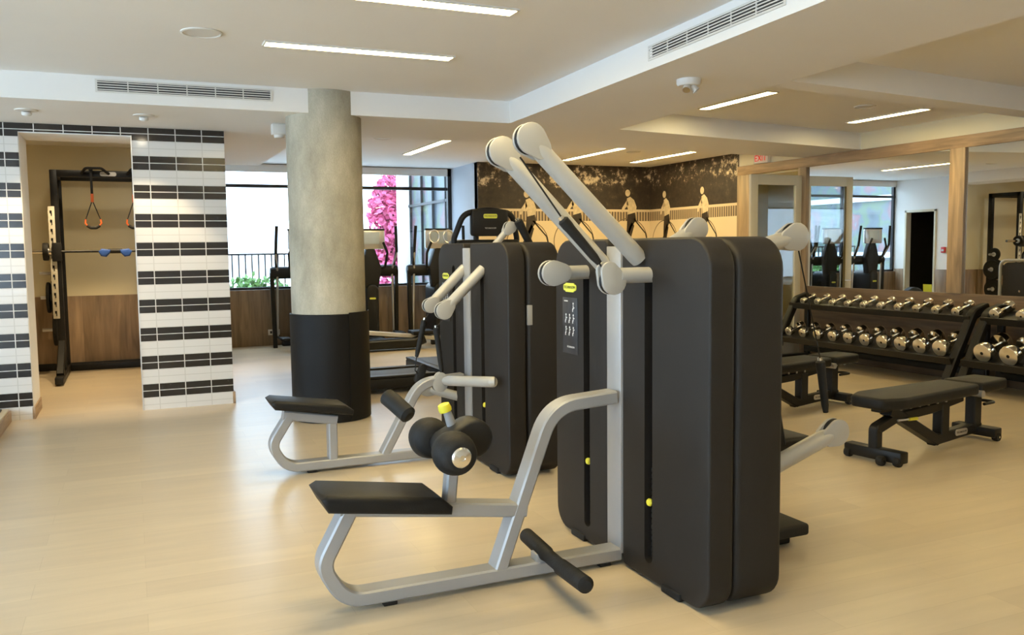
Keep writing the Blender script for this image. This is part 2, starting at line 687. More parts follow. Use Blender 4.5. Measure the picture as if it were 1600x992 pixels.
def thing(name, label, cat, loc=(0, 0, 0), rz=0, group=None):
    o = bpy.data.objects.new(name, None)
    o.empty_display_size = .1
    sc.collection.objects.link(o)
    o.location = loc
    o.rotation_euler = (0, 0, rz)
    return tag(o, label, cat, group)


def tag(o, label, cat, group=None, kind=None):
    o['label'] = label
    o['category'] = cat
    if group:
        o['group'] = group
    if kind:
        o['kind'] = kind
    return o


def struct(o, label=None, cat=None):
    o['kind'] = 'structure'
    if label:
        o['label'] = label
    if cat:
        o['category'] = cat
    return o


def dup(root, loc, rz, label=None, group=None):
    r = root.copy()
    sc.collection.objects.link(r)
    r.location = loc
    r.rotation_euler = (0, 0, rz)
    if label:
        r['label'] = label
    if group:
        r['group'] = group
    for ch in list(root.children):
        c = ch.copy()
        sc.collection.objects.link(c)
        c.parent = r
        for g in list(ch.children):
            d = g.copy()
            sc.collection.objects.link(d)
            d.parent = c
    return r


# ------------------------------------------------------------------ the room
ZS, ZC = 2.65, 2.85
XM = 8.25          # mirror wall
YW = 14.0          # window wall
YT = 8.83          # tiled wall face
YA = 12.4          # alcove back wall
XR = 1.15          # return wall beside the window bay


def slab(name, x0, x1, y0, y1, z0, z1, m, label, cat):
    return struct(MB().box(x0, x1, y0, y1, z0, z1).build(name, m), label, cat)


slab('floor', -6.2, 8.6, -4.2, 14.15, -.12, 0, M_floor, 'pale oak plank floor of the gym', 'floor')
slab('ceiling', -6.2, 8.6, -4.2, 14.15, ZC, ZC + .12, M_white, 'white plaster ceiling with recessed trays', 'ceiling')


def soffit(poly, z1=ZC):
    return struct(MB().prism(poly, 'z', ZS, z1 + .02).build('ceiling_soffit', M_white), 'lowered white ceiling band between recesses', 'ceiling')


soffit([(3.27, 7.44), (3.13, 4.3), (3.05, 3.0), (2.75, -4.1), (4.0, -4.1), (4.23, 3.08), (4.31, 4.88), (4.46, 7.44)])
soffit([(-6.1, 7.44), (4.46, 7.44), (4.46, 8.85), (-6.1, 8.85)])
soffit([(.87, 8.85), (1.65, 8.85), (1.65, 12.25), (.87, 12.25)])
soffit([(4.31, 4.88), (8.3, 5.38), (8.3, 5.62), (4.33, 5.12)])
soffit([(4.46, 7.47), (8.3, 8.10), (8.3, 9.08), (4.46, 8.85)])

# tiled wall with its opening
tw = MB()
tw.box(-6.1, -.87, YT, YT + .60, 0, ZS)
tw.box(-.87, .05, YT, YT + .60, 2.575, ZS)
tw.box(.05, .87, YT, YT + .22, 0, ZS)
struct(tw.build('wall_tiled', M_tile), 'black and white banded tile wall around the opening', 'wall')
struct(MB().box(-.872, -.864, YT + .012, YT + .60, 0, 2.575).box(-.872, .05, YT + .012, YT + .6, 2.567, 2.576).box(.042, .05, YT + .012, YT + .22, 0, 2.575)
       .build('trim_1', M_white), 'cream plaster lining of the alcove opening', 'trim')
struct(MB().box(-.876, -.852, YT - .006, YT + .605, 0, .11, .003).build('baseboard_left', M_wood_y), 'low oak skirting on the opening jamb', 'skirting')
struct(MB().box(.862, .888, YT - .006, YT + .226, 0, .115, .003).build('baseboard_middle', M_wood_y), 'short oak skirting on the tile wall end', 'skirting')
struct(MB().box(.042, .052, YT - .004, YT + .01, 0, 2.575).build('trim_2', M_alu), 'thin metal edge strip on the tile corner', 'trim')

# alcove
al = MB()
al.box(-2.2, XR, YA, YA + .12, 0, ZC)
struct(al.build('wall_alcove', M_cream), 'cream wall behind the black power rack', 'wall')
struct(MB().box(-2.3, -2.2, YT + .6, YA + .1, 0, ZC).build('wall_alcove_side', M_cream), 'cream side wall of the alcove', 'wall')
struct(MB().box(-2.2, XR + .005, YA - .018, YA + .001, .09, .945, .002).build('wall_alcove_wainscot', M_wood_z), 'oak wainscot panels below the cream alcove wall', 'wall panelling')
struct(MB().box(-2.2, XR + .005, YA - .03, YA, 0, .09, .004).build('baseboard_alcove', M_black), 'black skirting at the alcove back', 'skirting')

# return wall with a dark doorway
rw = MB()
rw.box(XR - .12, XR, YA, 13.0, 0, ZC)
rw.box(XR - .12, XR, 13.70, YW + .1, 0, ZC)
rw.box(XR - .12, XR, 13.0, 13.70, 2.15, ZC)
struct(rw.build('wall_return', M_white), 'white wall with a dark doorway seen in the mirror', 'wall')
struct(MB().box(XR - 2.0, XR - 1.9, 12.6, 14.2, 0, 2.6).box(XR - 1.9, XR - .12, 12.6, 12.7, 0, 2.6).box(XR - 1.9, XR - .12, 14.05, 14.15, 0, 2.6)
       .box(XR - 1.9, XR - .12, 12.6, 14.15, 2.5, 2.6).box(XR - 1.9, XR - .12, 12.6, 14.15, -.1, .0).build('wall_passage', M_hole), 'dark passage beyond the doorway', 'wall')
struct(MB().box(XR, XR + .015, YA, 12.98, 0, .945, .002).box(XR, XR + .015, 13.72, YW, 0, .945, .002).build('wall_return_wainscot', M_wood_z), 'oak wainscot on the white return wall', 'wall panelling')
struct(MB().box(XR - .12, XR + .02, 12.95, 13.0, 0, 2.2, .004).box(XR - .12, XR + .02, 13.70, 13.75, 0, 2.2, .004).box(XR - .12, XR + .02, 12.95, 13.75, 2.15, 2.2, .004)
       .build('door_2', M_doorframe), 'pale frame of the dark doorway', 'door frame')

# window wall
ww = MB()
ww.box(XR - .1, 5.2, YW, YW + .15, 0, .885)
ww.box(XR - .1, 5.2, YW, YW + .15, 2.84, ZC + .02)
struct(ww.build('wall_window', M_white), 'low wall under the wide window', 'wall')
struct(MB().box(XR, 5.1, YW - .02, YW + .001, .0, .885, .002).build('wall_window_wainscot', M_wood_z), 'oak panelling below the wide window', 'wall panelling')
wt = struct(MB().box(XR, 5.16, YW + .03, YW + .09, .885, .925).box(XR, 5.16, YW + .03, YW + .09, 2.79, 2.84).box(XR, 5.16, YW + .02, YW + .09, 2.48, 2.53)
            .box(XR, XR + .05, YW + .03, YW + .09, .885, 2.84).box(4.985, 5.052, YW + .0, YW + .09, .885, 2.84)
            .box(2.62, 2.67, YW + .03, YW + .09, .885, 2.84).build('window_1', M_darkframe), 'wide window with black frame and transom', 'window')
MB().box(XR, 5.14, YW + .055, YW + .065, .9, 2.82).build('pane', M_glass, wt)
MB().box(XR, 5.14, YW + .0, YW + .028, 2.72, 2.85).build('roller_blind', M_white, wt)

# mural bay
struct(MB().box(5.05, 8.4, 12.8, 12.92, 0, ZC).build('wall_mural', M_white), 'wall carrying the sepia mural', 'wall')
struct(MB().box(5.05, 5.13, 12.8, YW + .1, 0, ZC).build('wall_mural_return', M_bluegrey), 'narrow return wall beside the window, tinted blue grey for its light', 'wall')
struct(MB().box(5.05, 8.25, 12.775, 12.80, 0, .93, .002).build('wall_mural_wainscot', M_wood_z), 'oak panelling below the sepia mural', 'wall panelling')

# mirror wall with the door opening
mw = MB()
mw.box(XM + .012, XM + .15, -4.1, 9.13, 0, ZC)
mw.box(XM + .012, XM + .15, 9.13, 10.15, 2.52, ZC)
mw.box(XM + .012, XM + .15, 10.15, 12.9, 0, ZC)
struct(mw.build('wall_right', M_cream), 'cream wall carrying the mirrors', 'wall')
struct(MB().box(XM - .02, XM + .012, -4.1, 10.42, 2.515, 2.645, .004).build('trim_3', M_wood_y), 'long oak beam above the mirrors', 'trim')
struct(MB().box(XM - .02, XM + .012, -4.1, 9.13, 0, .945, .003).build('wall_right_wainscot', M_wood_dark), 'dark wood panelling below the mirrors', 'wall panelling')
struct(MB().box(XM - .03, XM + .012, 6.60, 6.79, .945, 2.515, .004).build('trim_4', M_wood_p), 'oak post between the two mirrors', 'trim')
struct(MB().box(XM - .03, XM + .012, 8.98, 9.14, 0, 2.515, .004).build('trim_5', M_wood_p), 'oak post between mirror and open door', 'trim')
struct(MB().box(XM - .02, XM + .012, 10.10, 10.42, 0, 2.515, .004).build('trim_6', M_wood_p), 'oak panel between open door and mural', 'trim')
struct(MB().box(XM + .012, XM + 1.4, 9.0, 9.08, 0, 2.6).box(XM + 1.3, XM + 1.4, 9.0, 11.4, 0, 2.6).box(XM + .15, XM + 1.4, 11.3, 11.4, 0, 2.6)
       .box(XM + .15, XM + 1.4, 9.0, 11.4, 2.5, 2.6).box(XM + .1, XM + 1.4, 9.0, 11.4, -.1, 0).build('wall_corridor', M_cream), 'cream corridor beyond the open door', 'wall')
m1 = tag(MB().box(XM, XM + .010, 6.79, 8.98, .945, 2.515).build('mirror', M_mirror), 'wall mirror between the oak post and the open door', 'mirror', 'wall mirrors')
m2 = tag(MB().box(XM, XM + .010, -1.0, 6.60, .945, 2.515).build('mirror', M_mirror), 'wall mirror nearest the camera, right of the oak post', 'mirror', 'wall mirrors')

# walls out of the frame that close the room, with the big window the daylight comes through
lw = MB()
lw.box(-6.2, -6.05, -4.2, 9.5, 0, .5)
lw.box(-6.2, -6.05, -4.2, 9.5, 2.7, ZC)
for y in (-4.2, -.6, 3.4, 7.4):
    lw.box(-6.2, -6.05, y, y + .3, .5, 2.7)
struct(lw.build('wall_left', M_white), 'white wall with tall windows', 'wall')
wl = struct(MB().box(-6.15, -6.1, -4.1, 9.4, .5, .55).box(-6.15, -6.1, -4.1, 9.4, 2.65, 2.7).build('window_2', M_darkframe), 'tall windows in the white wall', 'window')
MB().box(-6.13, -6.12, -4.1, 9.4, .55, 2.65).build('pane', M_glass, wl)
bw = MB()
bw.box(-6.1, 8.4, -4.2, -4.08, 0, .4).box(-6.1, 8.4, -4.2, -4.08, 2.7, ZC)
for x in (-6.1, -2.3):
    bw.box(x, x + .5, -4.2, -4.08, .4, 2.7)
bw.box(-1.8, 8.4, -4.2, -4.08, .4, 2.7)
struct(bw.build('wall_front', M_white), 'wall behind the viewer with tall windows', 'wall')
wf = struct(MB().box(-5.6, -2.3, -4.16, -4.11, .4, .45).box(-5.6, -2.3, -4.16, -4.11, 2.65, 2.7).build('window_3', M_darkframe), 'tall windows behind the viewer', 'window')
MB().box(-5.6, -2.3, -4.14, -4.13, .45, 2.65).build('pane', M_glass, wf)

# column
cx, cy, cr = 1.60, 7.71, .325
col = struct(MB().lathe([(cr, 0), (cr, ZC + .02)], (cx, cy, 0), (0, 0, 1), 64).build('column', M_concrete), 'round raw concrete column with black padded base', 'column')
wr = MB().lathe([(cr + .002, .0), (cr + .018, .004), (cr + .018, .94), (cr + .002, .945)], (cx, cy, 0), (0, 0, 1), 64)
a0 = math.radians(-73)
wr.raw([(cx + (cr + .020 + d) * math.cos(a0 + k * .24), cy + (cr + .020 + d) * math.sin(a0 + k * .24), z) for k in range(6) for d in (0, .006) for z in (.01, .956)],
       [q for k in range(5) for q in ((4 * k, 4 * k + 1, 4 * k + 5, 4 * k + 4), (4 * k + 2, 4 * k + 3, 4 * k + 7, 4 * k + 6), (4 * k + 1, 4 * k + 3, 4 * k + 7, 4 * k + 5))] + [(0, 1, 3, 2)])
wr.build('column_padding', M_black_wrap, col)

# low plinth at the far left
pl = thing('low_platform', 'low wooden platform edge with dark mat at far left', 'platform', (-1.04, 8.0, 0))
MB().box(-1.2, 0, -2.5, .80, 0, .10, .004).build('base', M_wood_y, pl)
MB().box(-1.2, -.015, -2.5, .79, .10, .118, .003).build('top_edge', M_doorframe, pl)
MB().box(-1.15, -.06, -2.4, .70, .118, .135, .004).build('mat', M_black, pl)

# ------------------------------------------------------------------ outside the window
struct(MB().box(-4, 14, 14.2, 40, -.2, -.05).build('ground_outside', M_concrete_out), 'pale paving outside the window', 'paving')
bd = thing('white_building', 'bright white building across the terrace outside', 'building', (1.5, 26, 0))
bb = MB().box(-4.2, 2.6, 0, 3, -.1, 5)
bb.build('wall', M_concrete_out, bd)
MB().box(-4.3, 2.8, -.3, 3.2, 1.75, 1.95, .02).build('ledge', M_bluegrey, bd)
rl = thing('terrace_railing', 'thin metal railing outside the window left of the column', 'railing', (1.4, 15.5, 0))
MB().box(-.6, 1.6, -.02, .02, 1.42, 1.45).build('top_rail', M_darkframe, rl)
MB().box(-.6, 1.6, -.015, .015, .15, .18).build('bottom_rail', M_darkframe, rl)
for k in range(20):
    MB().box(-.6 + k * .11, -.578 + k * .11, -.012, .012, -.05, 1.43).build('baluster', M_darkframe, rl)


def blob(mb, c, r, n, rs, leaf=.07):
    for _ in range(n):
        d = Vector((random.gauss(0, 1), random.gauss(0, 1), random.gauss(0, 1))).normalized() * r * random.random() ** .4
        p = Vector(c) + Vector((d.x * rs[0], d.y * rs[1], d.z * rs[2]))
        a = Vector((random.gauss(0, 1), random.gauss(0, 1), random.gauss(0, 1))).normalized() * leaf
        b = a.cross(Vector((random.gauss(0, 1), random.gauss(0, 1), random.gauss(0, 1)))).normalized() * leaf * .6
        mb.raw([p - a, p + b, p + a, p - b], [(0, 1, 2, 3)])


sh = thing('shrub', 'green shrub at the foot of the terrace railing', 'shrub', (1.9, 15.2, 0))
f = MB()
blob(f, (0, 0, .62), .55, 700, (1.3, .4, .9))
f.build('foliage', M_leaf, sh, recalc=False)
MB().tube([(0, 0, -.05), (.03, 0, .6)], .025, 8).build('stem', M_bark, sh)
tr = thing('blossom_tree', 'pink leaved tree outside the window right of the column', 'tree', (5.62, 19.3, 0))
f = MB()
blob(f, (.05, 0, 2.2), 1.15, 2400, (.62, .6, 1.0), .09)
blob(f, (-.1, .1, 1.3), .8, 900, (.75, .6, .9), .09)
f.build('foliage', M_pink, tr, recalc=False)
MB().tube([(0, 0, -.05), (-.05, 0, .9), (-.1, .05, 2.0), (0, .1, 2.9)], [.09, .08, .06, .03], 10).build('trunk', M_bark, tr)
gb = thing('neighbour_building', 'blue grey building outside, seen only in the mirror', 'building', (-4.2, 16, 0))
MB().box(-3, 1.2, 0, 16, -.1, 7).build('wall', M_facade, gb)
for k in range(3):
    MB().box(1.19, 1.32, 0, 16, 1.1 + k * 1.6, 1.25 + k * 1.6).build('ledge', M_bluegrey, gb)
gw = thing('glazed_wing', 'glazed building wing with blue grey panes beside the window', 'building', (5.35, 14.2, 0))
MB().box(.05, .12, 0, 3.5, 0, 4.0).build('glazing', M_facade, gw)
for y in (.0, 1.0, 1.75, 2.45, 3.2):
    MB().box(.0, .06, y, y + .03, 0, 4.0).build('mullion', M_darkframe, gw)
MB().box(.0, .06, 0, 3.3, 2.36, 2.41).build('transom', M_darkframe, gw)
MB().box(-.12, .12, 3.3, 3.75, 0, 4.2).build('corner_pier', M_concrete_out, gw)
f = MB()

# ------------------------------------------------------------------ cable strength stations
def cut_shell(y0, y1, big_left, depth, bev):
    """thick rounded cover standing on its edge, with a long slot cut into its front (local x = 0 is the front)"""
    rl, rs = .135, .03
    rads = (rs, .115, rl, rs) if big_left else (.115, rs, rs, rl)
    return MB().prism(rrect(y0, y1, .010, 1.535, rads, 7), 'x', 0, depth, bev, 4)


def boolean_slot(o, yc, hw, z0, z1):
    c = MB().prism(rrect(yc - hw, yc + hw, z0, z1, hw * .95, 5), 'x', -.1, .075).build('cutter', M_black, o.parent)
    md = o.modifiers.new('slot', 'BOOLEAN')
    md.operation = 'DIFFERENCE'
    md.object = c
    md.solver = 'EXACT'
    dg = bpy.context.evaluated_depsgraph_get()
    me = bpy.data.meshes.new_from_object(o.evaluated_get(dg))
    o.modifiers.clear()
    old = o.data
    o.data = me
    bpy.data.meshes.remove(old)
    me.polygons.foreach_set('use_smooth', [True] * len(me.polygons))
    me.set_sharp_from_angle(angle=math.radians(30))
    cm = c.data
    bpy.data.objects.remove(c)
    bpy.data.meshes.remove(cm)
    return o


def pulley_head(parent, c, tgt, R=.062, name='pulley_head', y_off=0, th=.055):
    """flat rounded head at the end of an arm: two grey plates, the black wheel rim between them"""
    c, tgt = Vector(c), Vector(tgt)
    d = (tgt - c)
    d.normalize()
    q = c + d * R * .80
    mb = MB()
    poly = hull2((c.x, c.z), R, (q.x, q.z), R * .74)
    mb.prism(poly, 'y', c.y - th / 2 - .004, c.y - th / 2 + .014, .004, 2)
    mb.prism(poly, 'y', c.y + th / 2 - .014, c.y + th / 2 + .004, .004, 2)
    o = mb.build(name, M_arm, parent)
    w2 = MB().lathe([(.0, -th / 2 + .014), (R * .97, -th / 2 + .014), (R * .97, -.008), (R * .84, 0), (R * .97, .008), (R * .97, th / 2 - .014), (0, th / 2 - .014)],
                    c, (0, 1, 0), 24)
    w2.build('pulley_wheel', M_black, o)
    return o


def arm(parent, base, head, r=.037, R=.062, cut=True):
    base, head = Vector(base), Vector(head)
    d = (head - base).normalized()
    mb = MB()
    e = head - d * R * .6
    mb.tube([base - d * .02, base, base + (e - base) * .5, e - d * .04, e], [r * .96, r, r, r, r * .78], 18)
    mb.build('cable_arm', M_arm, parent)
    return pulley_head(parent, head, base, R)


def foam_handle(parent, p0, p1, r=.021):
    p0, p1 = Vector(p0), Vector(p1)
    d = p1 - p0
    mb = MB()
    mb.tube([p0 - d * .03, p0, p0 + d * .12, p0 + d * .2, p0 + d * .85, p1], [r * .7, r * 1.1, r * 1.1, r, r * .85, r * .6], 14)
    o = mb.build('foam_handle', M_rubber, parent)
    MB().lathe([(0, -.012), (r * .55, -.012), (r * .55, .012), (0, .012)], p0 - d * .04, d, 10).build('ferrule', M_chrome, o)
    return o


def cable(parent, pts, r=.004):
    return MB().tube(pts, r, 6).build('steel_cable', M_black, parent)


def placard(parent, yc, zt, w=.165, h=.27):
    """instruction plate with a yellow maker badge above (front looks along -x)"""
    x = -.0015
    bx, by, bz = (0, -1, 0), (0, 0, 1), (-1, 0, 0)
    pk = MB().box(x - .002, .001, yc - w / 2, yc + w / 2, zt - .105 - h, zt - .085, .002).build('placard', M_darkpanel, parent)
    pm = MB()
    pm.box(x - .0036, x - .003, yc + .02, yc + .06, zt - .106, zt - .100)
    for r, zz in enumerate((.13, .19, .255)):
        for c in range(3):
            if r == 0 and c < 2:
                continue
            yy = yc + .040 - c * .040
            z0 = zt - zz
            xx = x - .003
            pm.lathe([(0, 0), (.006, 0), (.006, .0006), (0, .0006)], (xx, yy, z0 + .016), (-1, 0, 0), 8)
            pm.box(xx - .0006, xx, yy - .003, yy + .003, z0 - .014, z0 + .008)
            pm.box(xx - .0006, xx, yy - .013, yy - .003, z0 - .002 + .006 * (r - 1), z0 + .003 + .006 * (r - 1))
            pm.box(xx - .0006, xx, yy + .003, yy + .010, z0 - .026, z0 - .010)
    pm.text('TECHNOGYM', .013, basis(bx, by, bz, (x - .003, yc - .01, zt - .34)), .0004)
    pm.build('printed_figures', M_print, pk)
    bp = MB().prism(rrect(yc - .068, yc + .068, zt - .049, zt - .017, .012, 4), 'x', x - .003, .001).prism(rrect(yc - .048, yc + .048, zt - .056, zt - .010, .01, 4), 'x', x - .0032, .001)
    bo = bp.build('maker_badge', M_lime, parent)
    MB().text('TECHNOGYM', .0195, basis(bx, by, bz, (x - .0042, yc, zt - .032)), .0004).build('badge_lettering', M_black, bo)


PROTO = {}


def station(label, loc, rz, fy, depth=.128, bev=(.012, .022), pins=(.42, .36), group='cable strength stations'):
    """body of a station: two covers, slots with weight stacks, upright post; fy = side offset of post and frame"""
    t = thing('cable_station', label, 'gym machine', loc, rz, group)
    for side, (y0, y1, big, yc) in {'r': (-.675, -.012, False, -.235), 'l': (.122, .67, True, .33)}.items():
        key = (side, depth)
        if key not in PROTO:
            o = cut_shell(y0, y1, big, depth, bev).build('cover', M_shell, t)
            boolean_slot(o, yc, .031, .085, 1.375)
            PROTO[key] = o.data
            o.data.name = 'cover'
        else:
            o = bpy.data.objects.new('cover', PROTO[key])
            sc.collection.objects.link(o)
            o.parent = t
        st = MB()
        for k in range(16):
            st.box(.030, .07, yc - .027, yc + .027, .10 + k * .026, .122 + k * .026, .002, 1)
        st.tube([(.055, yc, .1), (.055, yc, 1.36)], .007, 8)
        so = st.build('weight_stack', M_blackmetal, t)
        nm = MB()
        for k in range(16):
            nm.box(.0275, .0305, yc - .022, yc - .004, .105 + k * .026, .116 + k * .026)
        if side == 'l':
            nm.build('stack_numbers', M_print, so)
        else:
            nm.bm.free()
        pz = pins[0 if side == 'l' else 1]
        pm = MB()
        pm.lathe([(0, -.03), (.006, -.03), (.006, 0), (.016, .002), (.018, .010), (.014, .018), (0, .02)], (.02, yc + .006, pz), (-1, 0, 0), 14)
        pm.build('selector_pin', M_yellow, t)
    placard(t, .50, 1.325)
    MB().box(-.006, .10, -.009, .119, .055, 1.50, .004).build('post', M_steel_paint, t)
    for yy in (-.42, .42):
        MB().box(-.012, .11, yy - .07, yy + .07, 0, .035, .008).build('base_foot', M_rubber, t)
    return t


def row_frame(t, fy, sx0, sz0, sx1, sz1, mid_post=False, arch_top=.80):
    """bent silver floor frame reaching to the seat"""
    y0, y1 = fy - .05, fy + .05
    loop = fillet([(.0, .050), (sx0 - .02, .050), (sx0 - .11, .21), (sx0 + .01, sz0 - .01)], [0, .16, .10, 0], 8)
    mb = MB().sweep_xz(loop, y0, y1, .062, .008)
    mb.sweep_xz([(sx0 - .03, sz0 + .004), (sx1, sz1)], y0 + .002, y1 - .002, .062, .008)
    if mid_post:
        mb.sweep_xz([(sx1 - .03, sz1), (sx1 - .03, .06)], y0 + .004, y1 - .004, .06, .008)
    mb.build('floor_frame', M_steel_paint, t)
    ar = fillet([(-.615, .070), (-.345, arch_top - .05 + .03), (-.02, arch_top)], [0, .20, 0], 10)
    MB().sweep_xz(ar, y0 + .001, y1 - .001, .060, .008).build('arch', M_steel_paint, t)
    for x in (-1.12, -.08):
        MB().box(x - .03, x + .03, y0 + .01, y1 - .01, 0, .021, .004).build('rubber_foot', M_rubber, t)
    return t


def seat_pad(t, x0, x1, y0, y1, z0, z1, slope=0.0):
    mb = MB()
    poly = [(x0 + .0, z1 - .012), (x0 + .03, z0), (x1, z0), (x1 - .005, z0 + .03), (x1 - .06, z1)]
    poly = [(x1, z0), (x1 + .005, z0 + .035), (x1 - .05, z1), (x0 + .02, z1), (x0 - .01, z1 - .02), (x0 + .02, z0)]
    poly = [(u, v - slope * (u - x0)) for u, v in poly]
    mb.prism(poly, 'y', y0, y1, .026, 4)
    return mb.build('seat', M_leather, t, ang=60)


# A: nearest station, seat towards the left
A = station('nearest charcoal cable station with foam rollers and two long raised arms', (2.06, 3.44, 0), 0, .04)
row_frame(A, .045, -1.29, .438, -.485, .326)
seat_pad(A, -1.41, -.875, -.11, .175, .464, .538, .145)
stem = MB().sweep_xz([(-.845, .37), (-.82, .62)], .01, .07, .052, .008).build('roller_post', M_steel_paint, A)
for (y0, y1) in ((-.245, -.075), (.075, .245)):
    prof = [(0, 0), (.050, .0), (.070, .012), (.082, .036)]
    n = 6
    L = y1 - y0
    prof += [(.083 + .008 * math.sin(PI * k / n), .042 + (L - .084) * k / n) for k in range(n + 1)] + [(.082, L - .036), (.070, L - .012), (.050, L), (0, L)]
    ro = MB().lathe(prof, (-.885, y0, .665), (0, 1, 0), 32).build('foam_roller', M_rubber, A)
    if y0 < -.1:
        MB().lathe([(0, .0), (.040, .0), (.042, -.006), (.036, -.014), (.012, -.018), (.011, -.012), (0, -.012)], (-.885, y0, .665), (0, 1, 0), 24).build('chrome_cap', M_chrome, ro)
MB().tube([(-.885, -.25, .665), (-.885, .25, .665)], .03, 14).build('roller_shaft', M_blackmetal, A)
MB().prism(hull2((-.86, .665), .06, (-.755, .690), .085), 'y', -.07, .06, .02, 3).build('adjuster_housing', M_black, A)
ks = MB().tube([(-.815, .02, .70), (-.855, .02, .82)], [.024, .017], 14).build('adjuster_stem', M_steel_paint, A)
MB().lathe([(0, -.004), (.027, 0), (.029, .012), (.025, .032), (.015, .036), (0, .034)], (-.855, .02, .805), (-.3, 0, .95), 18).build('knob', M_yellow, ks)
MB().tube([(-.94, .27, .745), (-.945, .28, .752), (-.985, .37, .800), (-1.003, .41, .818), (-1.005, .415, .820)], [.025, .040, .041, .040, .022], 16).build('foam_grip', M_rubber, A)
fb = MB().tube([(-.435, -.455, .135), (-.432, -.445, .135), (-.42, -.20, .125), (-.418, -.19, .125), (-.40, -.02, .118), (-.398, -.01, .118), (-.375, .25, .118), (-.374, .26, .118)],
               [.022, .036, .036, .031, .031, .036, .036, .022], 18)
fb.build('foot_bar', M_rubber, A)
MB().box(-.44, -.37, -.0, .07, .075, .115, .006).build('foot_bar_clamp', M_steel_paint, A)
arm(A, (-.02, -.17, 1.455), (-.535, -.17, 1.945), .040, .066)
arm(A, (-.005, .12, 1.395), (-.535, .13, 1.925), .040, .066)
MB().tube([(.03, -.235, 1.375), (-.15, -.235, 1.375)], .034, 18).build('cable_arm', M_arm, A)
pulley_head(A, (-.185, -.235, 1.352), (-.225, -.235, 1.43), .058, th=.05)
arm(A, (.02, .33, 1.375), (-.205, .30, 1.375), .034, .062)
cable(A, [(-.588, -.19, 1.868), (-.40, -.215, 1.607)])
foam_handle(A, (-.405, -.215, 1.61), (-.245, -.235, 1.43), .022)
cable(A, [(-.245, -.235, 1.43), (-.225, -.237, 1.40)])

# B: back to back with A, arms to the right
B = station('charcoal cable station back to back with the nearest one, arms reaching toward the dumbbell racks', (2.435, 3.44, 0), PI, 0, .238, (.022, .055))
arm(B, (.01, .24, 1.43), (-.425, .24, 1.535), .040, .066)
arm(B, (.01, .24, .335), (-.70, .24, .578), .042, .066)
arm(B, (.01, -.28, 1.45), (-.24, -.28, 1.585), .038, .060)
arm(B, (.01, -.28, .335), (-.67, -.28, .57), .042, .066)
cable(B, [(-.455, .24, 1.47), (-.60, .24, .94)], .0035)
foam_handle(B, (-.60, .24, .93), (-.64, .24, .68), .021)
seat_pad(B, -.70, -.44, -.18, .10, .465, .53)
MB().sweep_xz([(-.44, .52), (-.38, .80)], -.17, .17, .07, .02).build('backrest', M_leather, B)
MB().sweep_xz(fillet([(0, .30), (-.40, .30), (-.58, .43)], [0, .08, 0], 6), -.05, .05, .06).build('seat_bracket', M_blackmetal, B)
MB().sweep_xz([(.0, .70), (-.38, .70)], -.03, .03, .05).build('backrest_bracket', M_steel_paint, B)
MB().box(-.60, -.10, -.08, .19, .055, .115, .016, 3).box(-.54, -.02, -.03, .12, 0, .06, .01).build('foot_plate', M_rubber, B)

# C: second pair further back, seat towards the left
C_ = station('charcoal cable station behind the nearest pair, seat in front of the black column base', (2.18, 5.70, 0), 0, .16, pins=(.40, .42))
row_frame(C_, .125, -1.27, .405, -.945, .345, True, .57)
seat_pad(C_, -1.385, -.855, -.02, .27, .466, .530, .15)
arm(C_, (-.01, -.25, 1.345), (-.285, -.25, 1.085), .036, .058)
arm(C_, (.0, .13, 1.345), (-.275, .07, 1.10), .036, .050)
MB().tube([(-.05, -.56, .63), (-.06, -.555, .63), (-.155, .03, .565), (-.165, .08, .56)], [.030, .036, .036, .030], 18).build('cable_arm', M_arm, C_)
pulley_head(C_, (-.205, .10, .535), (-.19, .10, .62), .056, th=.045)
arm(C_, (.0, .33, .40), (-.20, .42, .46), .036, .060)
foam_handle(C_, (-.265, .235, .98), (-.32, .26, .72), .020)
foam_handle(C_, (-.215, .12, .93), (-.185, .10, .62), .020)
cable(C_, [(-.285, .07, 1.05), (-.265, .235, .98)])
cable(C_, [(-.285, -.25, 1.03), (-.215, .12, .94)])
cable(C_, [(-.32, .26, .72), (-.33, .27, .62), (-.2, .42, .5)])
MB().prism(hull2((-.285, .545), .035, (-.255, .63), .028), 'y', .30, .35, .012, 2).build('knee_pad', M_rubber, C_)

# D: back to back with C
D_ = station('charcoal cable station back to back with the one behind, one raised arm beside the mural', (2.555, 5.70, 0), PI, 0, .238, (.022, .055))
arm(D_, (.02, -.43, 1.50), (-.115, -.40, 1.655), .026, .046)
foam_handle(D_, (-.16, -.34, 1.70), (-.30, -.34, 1.445), .031)
arm(D_, (.01, .24, .335), (-.50, .24, .57), .042, .066)
MB().box(.20, .235, .60, .672, 1.0, 1.13, .004).build('side_bracket', M_steel_paint, D_)

